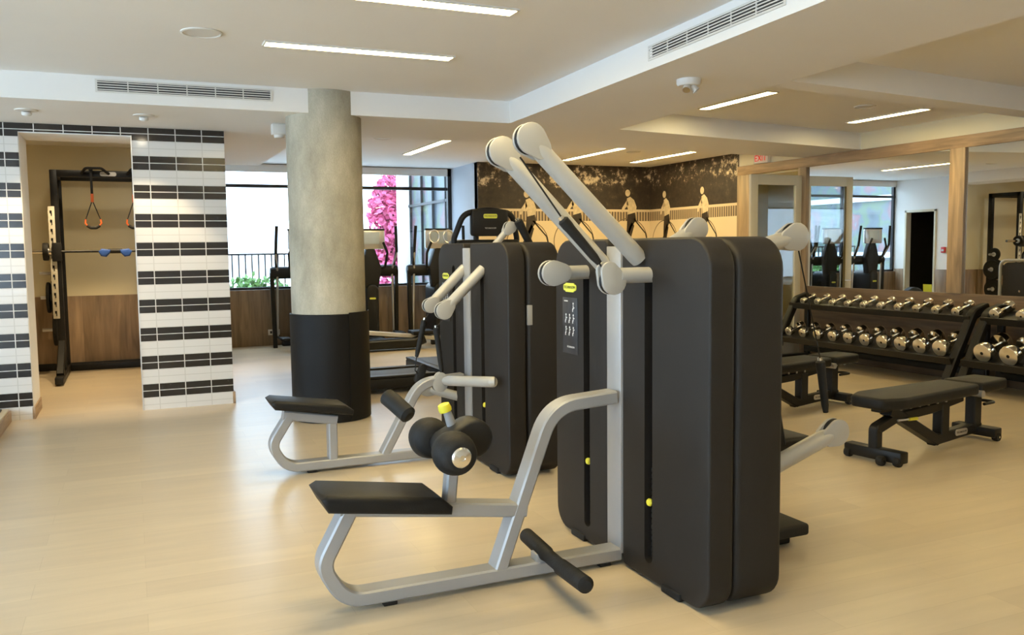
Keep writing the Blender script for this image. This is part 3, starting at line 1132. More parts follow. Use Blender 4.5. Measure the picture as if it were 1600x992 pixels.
# ------------------------------------------------------------------ treadmills and cross trainers
def treadmill(label, loc, rz, arch=True, group='cardio machines', logo=False, L=1.95):
    """front towards local -y, deck runs to +y"""
    t = thing('treadmill', label, 'treadmill', loc, rz, group)
    d = MB().box(-.36, .36, .30, L, .05, .165, .02)
    d.build('deck', M_blackmetal, t)
    MB().box(-.25, .25, .45, L - .02, .16, .172, .004).build('belt', M_belt, t)
    for s in (-1, 1):
        MB().box(s * .31 - .05, s * .31 + .05, .50, L - .01, .165, .19, .008).build('side_rail', M_black, t)
    MB().prism([(0.0, .04), (.60, .04), (.60, .20), (.45, .26), (.12, .25), (.0, .16)], 'x', -.37, .37, .03, 3).build('motor_hood', M_black, t)
    for s in (-1, 1):
        MB().tube([(s * .36, .42, .15), (s * .36, .30, .9), (s * .345, .22, 1.40)], [.035, .035, .032], 10).build('upright', M_blackmetal, t)
    if arch:
        pts = fillet([(-.345, .20, 1.30), (-.35, .17, 1.60), (-.27, .10, 1.85), (0, .08, 1.89), (.27, .10, 1.85), (.35, .17, 1.60), (.345, .20, 1.30)], [0, .12, .14, .3, .14, .12, 0], 6)
        MB().tube(pts, .030, 12).build('handle_arch', M_black, t)
        c = MB().prism(rrect(-.20, .20, 1.62, 1.89, .035, 4), 'y', .04, .12, .015, 2)
        c.box(-.15, -.11, .09, .14, 1.50, 1.66).box(.11, .15, .09, .14, 1.50, 1.66)
        co = c.build('console', M_black, t)
        MB().box(-.34, .34, .04, .40, 1.42, 1.585, .04, 3).build('control_tray', M_black, t)
    else:
        c = MB().prism(rrect(-.24, .24, 1.42, 1.76, .04, 4), 'y', .06, .12, .015, 2)
        co = c.build('console', M_black, t)
        MB().box(-.21, .21, .118, .126, 1.46, 1.73, .004).build('screen', M_screen, co)
        MB().tube(fillet([(-.36, .24, 1.16), (-.30, .24, 1.42), (.30, .24, 1.42), (.36, .24, 1.16)], [0, .1, .1, 0], 5), .026, 10).build('handlebar', M_black, t)
    if logo:
        MB().prism(rrect(-.075, .075, 1.80, 1.845, .015, 3), 'y', .034, .045).build('badge', M_lime, co)
        MB().text('TECHNOGYM', .020, basis((1, 0, 0), (0, 0, 1), (0, -1, 0), (0, .0385, 1.70)), .0008).build('console_lettering', M_print, co)
        MB().text('TECHNOGYM', .022, basis((1, 0, 0), (0, 0, 1), (0, -1, 0), (0, .0335, 1.8225)), .0008).build('badge_lettering', M_black, co)
    return t


treadmill('black treadmill with tall arched console behind the second pair of cable stations', (3.37, 8.15, 0), 0, True, logo=True)
treadmill('black treadmill deck lying right behind the padded column base', (1.55, 9.0, 0), -PI / 2, False, L=1.38)
rw_ = thing('rowing_machine', 'low rowing machine with silver rail on the floor behind the column', 'rowing machine', (2.35, 12.45, 0), 0, 'cardio machines')
MB().sweep_xz([(.0, .36), (2.0, .13)], -.05, .05, .07, .012).build('rail', M_alu, rw_)
MB().sweep_xz([(.1, .10), (1.45, .10), (1.62, .16)], -.20, .10, .13, .02).build('base', M_blackmetal, rw_)
MB().lathe([(0, -.10), (.24, -.10), (.27, -.06), (.27, .06), (.24, .10), (0, .10)], (.0, 0, .36), (0, 1, 0), 32).build('flywheel_housing', M_black, rw_)
MB().box(-.10, .04, -.30, .30, 0, .10, .01).build('front_foot', M_blackmetal, rw_)
MB().box(1.93, 2.02, -.25, .25, 0, .15, .01).build('rear_foot', M_blackmetal, rw_)
MB().box(1.45, 1.80, -.16, .16, .215, .275, .02, 3).build('seat', M_leather, rw_)


def cross_trainer(label, loc, rz, group='cardio machines', ring=False):
    """user side towards local -y"""
    t = thing('cross_trainer', label, 'cross trainer', loc, rz, group)
    MB().box(-.10, .10, -.50, .42, .02, .10, .015).box(-.30, .30, -.50, -.42, .0, .07, .012).box(-.30, .30, .34, .44, .0, .07, .012).build('base', M_blackmetal, t)
    MB().prism(rrect(-.105, .105, .08, .80, (.03, .03, .09, .09), 4), 'y', -.10, .40, .03, 3).build('body_cover', M_black, t)
    MB().prism([(-.12, .75), (.12, .75), (.17, 1.02), (.06, 1.30), (-.06, 1.30), (-.17, 1.02)], 'y', -.06, .10, .03, 2).build('neck_shroud', M_black, t)
    MB().prism(rrect(-.05, .05, .60, .625, .01, 2), 'y', -.106, -.09).build('badge', M_lime, t)
    c = MB().prism(rrect(-.23, .23, 1.27, 1.53, .03, 4), 'y', -.06, .0, .012, 2).build('console', M_alu, t)
    MB().box(-.14, .14, -.066, -.058, 1.34, 1.50, .003).build('screen', M_screen, c)
    MB().box(-.23, .23, -.07, .01, 1.52, 1.545, .006).build('top_trim', M_black, c)
    for s in (-1, 1):
        MB().tube(fillet([(s * .10, .0, 1.02), (s * .22, -.06, 1.02), (s * .24, -.16, 1.22), (s * .17, -.18, 1.36)], .06, 4), .020, 10).build('fixed_handle', M_rubber, t)
        lv = MB().tube(fillet([(s * .40, .15, .12), (s * .38, .10, 1.0), (s * .42, -.06, 1.22), (s * .40, -.10, 1.56)], [0, .10, .10, 0], 5), .018, 10).build('swing_lever', M_alu, t)
        MB().tube(fillet([(s * .40, .06, 1.06), (s * .42, -.06, 1.24), (s * .40, -.10, 1.58)], .08, 4), .024, 10).build('lever_grip', M_rubber, lv)
        MB().box(s * .36 - .07, s * .36 + .07, -.48, -.20, .13, .17, .015).build('pedal', M_rubber, t)
        MB().tube([(s * .40, .12, .14), (s * .38, -.42, .13)], .018, 8).build('pedal_arm', M_blackmetal, t)
    MB().lathe([(0, -.48), (.065, -.48), (.08, -.45), (.08, .45), (.065, .48), (0, .48)], (0, .15, .98), (1, 0, 0), 20).build('axle_drum', M_black, t)
    for s in (-1, 1):
        MB().sweep_xz([(s * .46, .98), (s * .44, .0)], .10, .17, .06).build('side_strut', M_blackmetal, t)
    t.scale = (1, 1, 1.18)
    if ring:
        for s in (-1, 1):
            MB().tube([(s * .12 + .085 * math.cos(a * PI / 8), -.17, 1.43 + .085 * math.sin(a * PI / 8)) for a in range(16)], .013, 8, closed=True).build('ring_grip', M_alu, t)
    return t


cross_trainer('cross trainer by the window just right of the column', (3.48, 13.5, 0), .0)
cross_trainer('cross trainer half hidden behind the left cover of the second cable station pair', (4.55, 13.3, 0), .0, ring=True)
cross_trainer('cross trainer by the window hidden by the column except its left edge', (2.42, 13.45, 0), .0)

wm = thing('weight_machine', 'dark cabinet gym machine with silver frame, seen only in the mirror at right edge', 'gym machine', (1.95, 10.25, 0))
MB().prism(rrect(-.50, .50, .06, 1.13, .10, 6), 'x', -.12, .12, .03, 3).build('cabinet', M_shell, wm)
MB().tube(fillet([(.125, .53, 0.02), (.125, .53, 1.17), (.125, -.53, 1.17), (.125, -.53, .02)], .14, 6), .028, 12).build('frame', M_steel_paint, wm)
MB().tube(fillet([(.0, .20, 1.12), (.0, .20, 1.32), (.0, -.05, 1.32), (.0, -.05, 1.12)], .06, 5), .018, 10).build('top_handle', M_blackmetal, wm)
for yy in (-.25, .25):
    MB().box(-.18, .30, yy - .04, yy + .04, 0, .06, .01).build('foot', M_blackmetal, wm)
MB().lathe([(0, 0), (.02, 0), (.018, .012), (0, .014)], (.12, .15, .62), (1, 0, 0), 14).build('knob', M_chrome, wm)

# ------------------------------------------------------------------ dumbbell racks
RACKS = []


def dumbbell_rack(label, y0, y1):
    """two sloping tiers along y; local x = 0 is the wall side, front towards -x"""
    t = thing('dumbbell_rack', label, 'dumbbell rack', (XM - .03, y0, 0), 0, 'dumbbell racks')
    L = y1 - y0
    for yy in (0, L - .09):
        path = fillet([(-.06, .03), (-.62, .03), (-.66, .10), (-.30, .78), (-.12, .83)], [0, .05, .05, .10, 0], 6)
        MB().sweep_xz(path, yy, yy + .09, .085, .012).build('end_frame', M_blackmetal, t)
        MB().sweep_xz([(-.10, .80), (-.10, .03)], yy + .01, yy + .08, .06, .01).build('rear_upright', M_blackmetal, t)
    for (xa, za, xb, zb) in ((-.36, .70, -.06, .80), (-.62, .285, -.22, .42)):
        MB().sweep_xz([(xa - .03, za + .045), (xa - .015, za), (xb, zb)], .02, L - .02, .022, .004).build('tier', M_blackmetal, t)
    MB().box(-.14, -.07, .02, L - .02, .10, .17, .008).build('rear_rail', M_blackmetal, t)
    return t


dumbbell_rack('long two tier dumbbell rack under the mirror beside the open door', 6.16, 8.85)
dumbbell_rack('two tier dumbbell rack cut off by the right edge of the view', 3.55, 6.08)


def make_dumbbell(R, L, hex_=False):
    """axis along local x (near head at -x), rests with its underside at z = 0"""
    t = thing('dumbbell', 'polished dumbbell', 'dumbbell')
    hw = L * .27
    for s in (-1, 1):
        c = s * (L / 2 - hw / 2)
        pr = [(0, -hw / 2), (R * .94, -hw / 2), (R * .985, -hw / 2 + R * .06), (R, -hw / 2 + R * .25), (R, hw / 2 - R * .25), (R * .97, hw / 2 - R * .10), (R * .5, hw / 2), (0, hw / 2)]
        if s > 0:
            pr = [(r, -h) for r, h in pr[::-1]]
        ho = MB().lathe(pr, (c, 0, R), (1, 0, 0), 24).build('head', M_chrome, t)
        e = c + s * hw / 2
        MB().lathe([(0, 0), (R * .93, 0), (R * .93, s * .002), (R * .88, s * .004), (0, s * .004)], (e, 0, R), (1, 0, 0), 24).build('end_face', M_face, ho)
        MB().lathe([(0, 0), (R * .17, 0), (R * .17, s * .006), (0, s * .006)], (e, 0, R), (1, 0, 0), 12).build('end_bolt', M_black, ho)
    MB().lathe([(.012, -L / 2 + hw * .9), (.015, -L * .15), (.0165, 0), (.015, L * .15), (.012, L / 2 - hw * .9)], (0, 0, R), (1, 0, 0), 14).build('handle', M_chrome, t)
    return t


ORD = ['first', 'second', 'third', 'fourth', 'fifth', 'sixth', 'seventh', 'eighth', 'ninth', 'tenth']


def put_row(n, ya, yb, xa, za, xb, zb, tier, r0, r1, l0, l1, rack, group):
    tilt = math.atan2(zb - za, xb - xa)
    for k in range(n):
        s = k / max(1, n - 1)
        R, L = r0 + (r1 - r0) * s, l0 + (l1 - l0) * s
        key = (round(R, 4), round(L, 4))
        d = make_dumbbell(R, L)
        mx, mz = (xa + xb) / 2, (za + zb) / 2
        d.location = (mx - math.sin(tilt) * .0145, ya + (yb - ya) * s, mz + math.cos(tilt) * .0145)
        d.rotation_euler = (0, -tilt, 0)
        d['label'] = f'polished dumbbell, {ORD[k]} from left, {tier} tier of the {rack}'
        d['group'] = group


wx = XM - .03
put_row(10, 8.66, 6.38, wx - .33, .71, wx - .09, .79, 'upper', .040, .050, .21, .25, 'long rack', 'dumbbells on the upper tier of the long rack')
put_row(10, 8.66, 6.36, wx - .57, .302, wx - .25, .41, 'lower', .056, .088, .25, .32, 'long rack', 'dumbbells on the lower tier of the long rack')
put_row(8, 5.93, 3.9, wx - .33, .71, wx - .09, .79, 'upper', .058, .066, .26, .29, 'rack at the right edge', 'dumbbells on the upper tier of the right rack')
put_row(8, 5.86, 3.9, wx - .57, .302, wx - .25, .41, 'lower', .098, .105, .33, .36, 'rack at the right edge', 'dumbbells on the lower tier of the right rack')

# ------------------------------------------------------------------ benches
def bench(label, loc, rz):
    """long axis along local x, seat end at +x"""
    t = thing('adjustable_bench', label, 'weight bench', loc, rz, 'adjustable benches')
    # pads (outline in xy)
    MB().prism(fillet2([(-.63, -.125), (-.47, -.190), (.50, -.158), (.50, .158), (-.47, .190), (-.63, .125)], .03), 'z', .378, .460, .02, 3).build('backrest', M_leather, t, ang=60)
    MB().prism(fillet2([(.53, -.155), (.93, -.135), (.93, .135), (.53, .155)], .03), 'z', .381, .463, .02, 3).build('seat', M_leather, t, ang=60)
    fr = MB()
    fr.box(-.52, .48, -.04, .04, .34, .379, .006)
    fr.sweep_xz(fillet([(-.52, .08), (-.52, .225), (-.30, .285), (.12, .30), (.50, .345)], [0, .02, .05, .05, 0], 4), -.035, .035, .07, .008)
    fr.sweep_xz([(-.40, .345), (-.22, .26), (.19, .055)], -.045, .045, .075, .008)
    fr.sweep_xz([(.27, .32), (.27, .09)], -.04, .04, .10, .008)
    fr.sweep_xz([(.15, .06), (.62, .085), (.76, .085)], -.035, .035, .08, .008)
    fr.sweep_xz([(.70, .36), (.70, .09)], -.04, .04, .10, .008)
    fr.build('frame', M_blackmetal, t)
    MB().box(-.56, -.47, -.22, .22, .02, .10, .01).build('front_foot', M_blackmetal, t)
    MB().box(.70, .80, -.17, .17, .03, .10, .01).build('rear_foot', M_blackmetal, t)
    for (x, y) in ((-.545, -.19), (-.545, .19), (-.60, -.10), (.75, -.155), (.75, .155)):
        wo = MB().lathe([(0, -.022), (.030, -.022), (.034, -.012), (.034, .012), (.030, .022), (0, .022)], (x, y, .034), (0, 1, 0), 18).build('wheel', M_rubber, t)
        MB().lathe([(0, -.026), (.008, -.026), (.008, .026), (0, .026)], (x, y, .034), (0, 1, 0), 10).build('wheel_bolt', M_chrome, wo)
    MB().lathe([(0, -.05), (.022, -.05), (.024, -.04), (.024, .04), (.022, .05), (0, .05)], (.515, 0, .375), (0, 1, 0), 16).build('hinge', M_chrome, t) if False else MB().lathe([(0, -.175), (.026, -.175), (.026, .175), (0, .175)], (.515, 0, .385), (0, 1, 0), 18).build('hinge', M_alu, t)
    for k in range(6):
        MB().box(-.30 + k * .11, -.285 + k * .11, -.048, -.038, .335, .362).build('notch', M_alu, t)
    for k in range(4):
        MB().box(.64 + k * .06, .66 + k * .06, -.048, -.04, .355, .38).build('notch', M_alu, t)
    ad = MB().tube([(-.34, -.05, .27), (-.20, -.055, .265)], .008, 8).build('adjuster_lever', M_alu, t)
    MB().tube([(-.22, -.056, .265), (-.13, -.06, .262)], .012, 10).build('lever_sleeve', M_yellow, ad)
    MB().tube(fillet([(.74, -.06, .27), (.90, -.06, .27), (.90, .06, .27), (.74, .06, .27)], .04, 4), .012, 8).build('carry_handle', M_blackmetal, t)
    pg = MB().prism(rrect(.40, .56, .062, .108, .02, 4), 'y', -.040, -.034).build('name_plate', M_alu, t)
    MB().text('TECHNOGYM', .021, basis((1, 0, 0), (0, 0, 1), (0, -1, 0), (.48, -.0405, .085)), .0006).build('plate_lettering', M_black, pg)
    return t


def fillet2(poly, r, n=4):
    q = [Vector(p) for p in poly]
    out = []
    m = len(q)
    for i in range(m):
        a, b, c = q[i - 1], q[i], q[(i + 1) % m]
        d1, d2 = (a - b).normalized(), (c - b).normalized()
        p0, p1 = b + d1 * r, b + d2 * r
        for k in range(n + 1):
            s = k / n
            v = p0 * (1 - s) ** 2 + b * 2 * s * (1 - s) + p1 * s * s
            out.append((v.x, v.y))
    return out


BN = bench('black adjustable bench standing in the open floor at right, nearest bench', (5.16, 4.45, 0), math.radians(9.0))
dup(BN, (5.32, 6.08, 0), math.radians(9), 'black adjustable bench partly hidden behind the right edge of the cable station')
dup(BN, (5.62, 7.45, 0), math.radians(9), 'black bench pad barely showing beside the cable station, farthest bench')

# ------------------------------------------------------------------ power rack in the alcove
pr = thing('power_rack', 'black power rack inside the cream alcove', 'power rack', (-.80, 11.62, 0))
for i, (x, y) in enumerate(((0, 0), (1.25, 0), (0, .62), (1.25, .62))):
    u = MB().box(x - .04, x + .04, y - .04, y + .04, .05, 2.48, .006).build('upright', M_blackmetal, pr)
    if i < 2:
        s = MB().box(x - .075 if i == 0 else x + .005, x - .005 if i == 0 else x + .075, y - .052, y - .036, .72, 2.05, .003).build('hole_strip', M_rackstrip, u)
        xs = x - .045 if i == 0 else x + .045
        for k in range(12):
            z = .78 + k * .108
            MB().box(xs - .010, xs + .012, y - .056, y - .051, z, z + .032).box(xs + .002, xs + .012, y - .056, y - .051, z - .03, z + .01).build('hook_slot', M_black, s)
for x in (0, 1.25):
    MB().box(x - .045, x + .045, -.75, .68, .02, .10, .01).build('foot', M_blackmetal, pr)
    fp = MB()
    fp.T = Matrix(((0, -1, 0, x), (1, 0, 0, 0), (0, 0, 1, 0), (0, 0, 0, 1)))
    fp.sweep_xz([(-.02, .42), (-.55, .09)], -.04, .04, .09, .01)
    fp.build('foot_brace', M_blackmetal, pr)
for y in (0, .62):
    MB().box(-.04, 1.29, y - .035, y + .035, 2.40, 2.48, .006).build('cross_beam', M_blackmetal, pr)
for x in (0, 1.25):
    MB().box(x - .035, x + .035, .0, .62, 2.40, 2.48, .006).build('side_beam', M_blackmetal, pr)
MB().box(.04, 1.21, .60, .64, .0, .08, .004).build('base_beam', M_blackmetal, pr)
for xa in (.30, .80):
    MB().tube(fillet([(xa, -.04, 2.44), (xa + .05, -.12, 2.50), (xa + .22, -.12, 2.50), (xa + .30, -.04, 2.44)], .04, 4), .016, 8).build('pull_up_grip', M_rubber, pr)
MB().prism(rrect(.50, .68, 2.415, 2.465, .02, 4), 'y', -.041, -.035).build('name_plate', M_print, pr)
for x, s in ((0, -1), (1.25, 1)):
    for z in (.55, .95, 1.25):
        MB().tube([(x + s * .04, .45, z), (x + s * .24, .45, z)], .022, 10).build('storage_peg', M_alu, pr)
    MB().box(x - .05, x + .05, -.09, -.03, 1.40, 1.62, .01).build('bar_hook', M_black, pr)


def plate(label, c, R, th, rg='weight plates'):
    t = thing('weight_plate', label, 'weight plate', c, 0, rg)
    n = 5
    pf = [(.028, -th / 2), (R * .35, -th / 2), (R * .42, -th * .25), (R * .78, -th * .25), (R * .84, -th / 2), (R * .96, -th / 2), (R, -th * .3), (R, th * .3),
          (R * .96, th / 2), (R * .84, th / 2), (R * .78, th * .25), (R * .42, th * .25), (R * .35, th / 2), (.028, th / 2), (.028, -th / 2)]
    MB().lathe(pf, (0, 0, 0), (1, 0, 0), 32).build('disc', M_rubber, t)
    MB().lathe([(.026, -th / 2 - .003), (.045, -th / 2 - .003), (.045, th / 2 + .003), (.026, th / 2 + .003), (.026, -th / 2 - .003)], (0, 0, 0), (1, 0, 0), 20).build('hub', M_alu, t)
    return t


for nm, x, s in (('left', -.80, -1), ('right', .45, 1)):
    plate(f'large black weight plate low on the {nm} side of the power rack', (x + s * .09, 12.07, .55), .20, .05)
    plate(f'black weight plate at mid height on the {nm} side of the power rack', (x + s * .09, 12.07, .95), .215, .05)
    plate(f'second mid height plate, outermost on the {nm} side of the rack', (x + s * .15, 12.07, .95), .19, .04)
    plate(f'small black weight plate on the top {nm} peg of the power rack', (x + s * .09, 12.07, 1.25), .13, .035)
bar = thing('barbell', 'long barbell resting across the hooks of the power rack', 'barbell', (-.18, 11.55, 1.515))
MB().tube([(-1.05, 0, 0), (1.05, 0, 0)], .014, 10).build('shaft', M_blackmetal, bar)
for s in (-1, 1):
    sl = MB().tube([(s * .68, 0, 0), (s * 1.08, 0, 0)], .025, 12).build('sleeve', M_chrome, bar)
    MB().lathe([(0, -.012), (.04, -.012), (.04, .012), (0, .012)], (s * .69, 0, 0), (1, 0, 0), 16).build('collar', M_chrome, sl)
plate('bumper plate loaded on the left end of the barbell', (-.18 - .735, 11.55, 1.515), .105, .06)
plate('bumper plate loaded on the right end of the barbell', (-.18 + .735, 11.55, 1.515), .105, .06)
bp = thing('barbell_pad', 'blue padded shoulder cradle clipped on the barbell', 'barbell pad', (-.17, 11.53, 1.51))
for s in (-1, 1):
    MB().prism([(s * .05 + .0, .02), (s * .15, .035), (s * .185, .0), (s * .16, -.055), (s * .10, -.065), (s * .06, -.02)][::s], 'y', -.05, .05, .018, 3).build('cradle', M_blue, bp)
MB().lathe([(.018, -.08), (.028, -.08), (.028, .08), (.018, .08), (.018, -.08)], (0, .02, .005), (1, 0, 0), 14).build('sleeve', M_black, bp)
for (x, lb) in ((-.395, 'left suspension strap with black handle and orange loops in the alcove'), (.06, 'right suspension strap half hidden by the tiled wall edge')):
    st = thing('suspension_strap', lb, 'suspension strap', (x, 11.55, 0), 0, 'suspension straps')
    MB().box(-.014, .014, -.006, .006, 2.20, 2.42, .002).box(-.02, .02, -.06, .06, 2.48, 2.487).box(-.014, .014, -.012, -.004, 2.38, 2.487).build('webbing', M_black, st)
    MB().box(-.016, .016, -.009, .009, 2.10, 2.20, .004).build('buckle', M_orange, st)
    for s in (-1, 1):
        sd = MB().tube([(s * .008, 0, 2.10), (s * .085, 0, 1.88)], .006, 6).build('strap_leg', M_black, st)
        MB().tube([(s * .08, 0, 1.895), (s * .088, 0, 1.85), (s * .062, 0, 1.815)], .010, 8).build('orange_loop', M_orange, sd)
    MB().tube(fillet([(-.07, 0, 1.822), (-.03, 0, 1.795), (.03, 0, 1.795), (.07, 0, 1.822)], .03, 3), .017, 10).build('handle', M_rubber, st)

# ------------------------------------------------------------------ mural
def rider(mb, P, s=1, face=1, light_trousers=False):
    """flat print of a rider on a high wheel; P(u, v) -> point on the wall with u along, v up"""
    def poly(pts, mi):
        mb.mi = mi
        mb.raw([P(face * u, v, 0.0006 * (mi + 1)) for u, v in pts], [tuple(range(len(pts)))])

    def ring(c, R, wd, mi, n=40):
        mb.mi = mi
        vs = []
        for k in range(n):
            a = 2 * PI * k / n
            vs += [P(face * (c[0] + (R - wd) * math.cos(a)), c[1] + (R - wd) * math.sin(a), .0005), P(face * (c[0] + R * math.cos(a)), c[1] + R * math.sin(a), .0005)]
        mb.raw(vs, [(2 * k, 2 * k + 1, (2 * k + 3) % (2 * n), (2 * k + 2) % (2 * n)) for k in range(n)])
    ring((-.02, -.42), .40, .016, 2)
    ring((.42, -.70), .12, .012, 2)
    poly([(.10, -.02), (.36, -.30), (.42, -.60), (.40, -.60), (.33, -.30), (.07, -.03)], 3)
    poly([(.12, .08), (.14, -.06), (.06, -.16), (-.02, -.34), (-.09, -.44), (-.14, -.44), (-.06, -.30), (-.05, -.10), (-.04, .04)], 1 if light_trousers else 3)
    poly([(.05, -.08), (.10, -.16), (.02, -.42), (.04, -.50), (-.08, -.50), (-.06, -.46), (-.04, -.42), (-.01, -.2)], 3)
    poly([(-.02, .04), (.13, .04), (.15, .18), (.10, .30), (.02, .36), (-.05, .33), (-.06, .22), (-.03, .14)], 1)
    poly([(-.05, .30), (-.15, .16), (-.17, .08), (-.13, .08), (-.09, .15), (-.02, .22)], 1)
    hd = [(-.035 + .052 * math.cos(2 * PI * k / 14), .425 + .062 * math.sin(2 * PI * k / 14)) for k in range(14)]
    poly(hd, 1)


mb = MB()
mb.box(5.05, 8.25, 12.783, 12.80, .93, ZC)
for x, v in ((5.93, 1.955), (6.78, 1.99), (7.83, 2.0)):
    rider(mb, lambda u, q, d, x=x, v=v: (x + u * .95, 12.783 - d, v + q * .95))
tag(mb.build('wall_mural_print', [M_mural, M_mur_light, M_mur_mid, M_mur_dark], recalc=False), 'sepia photo mural of high wheel cyclists on the far wall', 'mural', 'sepia murals')
mb = MB()
mb.box(XM - .012, XM + .012, 10.42, 12.79, .93, ZC)
for y, v in ((12.30, 1.955), (11.25, 1.955), (10.47, 1.955)):
    if y < 10.6:
        continue
    rider(mb, lambda u, q, d, y=y, v=v: (XM - .012 - d, y - u * .95, v + q * .95))
tag(mb.build('wall_mural_print', [M_mural, M_mur_light, M_mur_mid, M_mur_dark], recalc=False), 'sepia photo mural of cyclists on the side wall by the door', 'mural', 'sepia murals')

# ------------------------------------------------------------------ open door and exit sign
dr = thing('door_leaf', 'pale framed glass door standing open beside the mirror', 'door', (XM - .03, 9.08, 0))
W = .84
MB().box(-W, -W + .115, -.022, .022, .02, 2.41, .004).box(-.10, 0, -.022, .022, .02, 2.41, .004).box(-W + .113, -.098, -.022, .022, 2.28, 2.41).box(-W + .113, -.098, -.022, .022, .02, .25).build('frame', M_doorframe, dr)
MB().box(-W + .10, -.09, -.006, .006, .24, 2.29).build('glass', M_glass_door, dr)
hn = MB().tube(fillet([(-W + .05, -.02, 1.0), (-W + .05, -.07, 1.0), (-W + .17, -.07, 1.0)], .02, 4), .010, 10).build('handle', M_alu, dr)
ex = thing('exit_sign', 'red EXIT sign high on the wall above the open door', 'exit sign', (XM - .03, 9.86, 2.715))
MB().box(-.03, .03, -.15, .15, -.068, .068, .006).build('housing', M_ceilfit, ex)
MB().text('EXIT', .125, basis((0, -1, 0), (0, 0, 1), (-1, 0, 0), (-.031, 0, 0)), .001).build('lettering', E_exit, ex)

# ------------------------------------------------------------------ ceiling fittings
def strip_light(label, c, L, along, z=ZC, group='strip lights'):
    t = thing('ceiling_light', label, 'ceiling light', (c[0], c[1], z), 0 if along == 'y' else PI / 2, group)
    wd = .055
    MB().box(-wd - .012, -wd, -L / 2 - .012, L / 2 + .012, -.012, .0).box(wd, wd + .012, -L / 2 - .012, L / 2 + .012, -.012, 0) \
        .box(-wd, wd, -L / 2 - .012, -L / 2, -.012, 0).box(-wd, wd, L / 2, L / 2 + .012, -.012, 0).build('frame', M_ceilfit, t)
    MB().box(-wd, wd, -L / 2, L / 2, -.008, -.001).build('diffuser', E_strip, t)
    return t


strip_light('long strip light in the left ceiling recess, farther of two', (1.50, 5.90), 1.28, 'x')
strip_light('strip light cut by the top edge of the view', (1.42, 4.64), 1.30, 'x')
strip_light('strip light in the right ceiling recess, left of two', (5.25, 6.67), 1.0, 'y')
strip_light('strip light in the right ceiling recess, right of two', (7.40, 6.90), 1.0, 'y')
strip_light('strip light before the far mural wall, left of two', (6.24, 11.15), 1.85, 'y')
strip_light('strip light before the far mural wall, right of two', (7.46, 11.2), 1.75, 'y')
strip_light('strip light just right of the column near the window', (3.67, 11.0), 2.05, 'y')
# the same rows continue out of view
for c, L, al_, lb in (((1.42, 3.38), 1.3, 'x', 'third strip light of the left recess, overhead'), ((1.42, 2.1), 1.3, 'x', 'fourth strip light of the left recess, overhead'),
                      ((5.25, 2.2), 1.0, 'y', 'strip light of the near right recess, left one'), ((7.4, 2.2), 1.0, 'y', 'strip light of the near right recess, right one'),
                      ((5.25, .8), 1.0, 'y', 'strip light behind the view on the right, left one'), ((7.4, .8), 1.0, 'y', 'strip light behind the view on the right, right one')):
    strip_light(lb, c, L, al_)


def vent(label, o, ux, L, H, n=4):
    """slotted grille; o = centre, ux = direction of its length, outward normal = ux x z"""
    t = thing('air_vent', label, 'air vent', o, math.atan2(ux[1], ux[0]), 'linear air vents')
    MB().box(-L / 2 - .015, L / 2 + .015, -.008, .0, -H / 2 - .012, -H / 2).box(-L / 2 - .015, L / 2 + .015, -.008, 0, H / 2, H / 2 + .012) \
        .box(-L / 2 - .015, -L / 2, -.008, 0, -H / 2, H / 2).box(L / 2, L / 2 + .015, -.008, 0, -H / 2, H / 2).build('frame', M_ceilfit, t)
    MB().box(-L / 2, L / 2, -.002, .0, -H / 2, H / 2).build('dark_slot', M_vent, t)
    for k in range(n):
        z = -H / 2 + H * (k + .5) / n
        MB().box(-L / 2, L / 2, -.007, -.001, z - .0035, z + .0035).build('blade', M_ceilfit, t)
    for k in range(1, 6):
        x = -L / 2 + L * k / 6
        MB().box(x - .004, x + .004, -.0075, -.001, -H / 2, H / 2).build('divider', M_ceilfit, t)
    return t


vent('long slotted air vent on the ceiling step left of the column', (.465, 7.438, 2.775), (1, 0), 1.29, .075)
vent('long slotted air vent on the ceiling step above the near cable station', (3.121, 4.22, 2.753), (-.056, -.9984), 1.36, .072)


def speaker(label, c, z=ZC, r=.105):
    t = thing('ceiling_speaker', label, 'ceiling speaker', (c[0], c[1], z), 0, 'round ceiling speakers')
    MB().lathe([(r, 0), (r, -.006), (r * .9, -.010), (r * .86, -.007), (r * .86, 0)], (0, 0, 0), (0, 0, 1), 32).build('rim', M_ceilfit, t)
    MB().lathe([(r * .87, -.005), (r * .4, -.006), (0, -.006)], (0, 0, 0), (0, 0, 1), 32).build('grille', M_ceilfit, t)
    return t


speaker('round white ceiling speaker at the upper left, above the slotted vent', (.46, 5.77), r=.125)
speaker('round ceiling disc just right of the concrete column', (2.87, 10.4))
speaker('round ceiling speaker between the two right recess strip lights', (6.70, 6.52))
speaker('round ceiling speaker between the two far strip lights', (6.66, 10.76))

for c, lb in (((3.60, 5.09), 'white spot fitting with two lamp heads under the ceiling band'),):
    t = thing('emergency_light', lb, 'emergency light', (c[0], c[1], ZS))
    MB().lathe([(.085, 0), (.085, -.03), (.075, -.045), (0, -.047)], (0, 0, 0), (0, 0, 1), 28).build('base', M_ceilfit, t)
    for s in (-1, 1):
        hd = MB().lathe([(0, -.03), (.022, -.025), (.028, .01), (.028, .02)], (s * .032, -.02, -.066), (s * .5, -.4, -.75), 14).build('lamp_head', M_ceilfit, t)
        MB().lathe([(0, .019), (.026, .019)], (s * .032, -.02, -.066), (s * .5, -.4, -.75), 14).build('lens', M_chrome, hd)
dl = thing('spot_light', 'small adjustable ceiling spot above the tiled wall', 'spot light', (.15, 8.02, ZS), 0, 'ceiling spots')
MB().lathe([(.085, 0), (.085, -.008), (.06, -.012), (0, -.012)], (0, 0, 0), (0, 0, 1), 24).build('rim', M_ceilfit, dl)
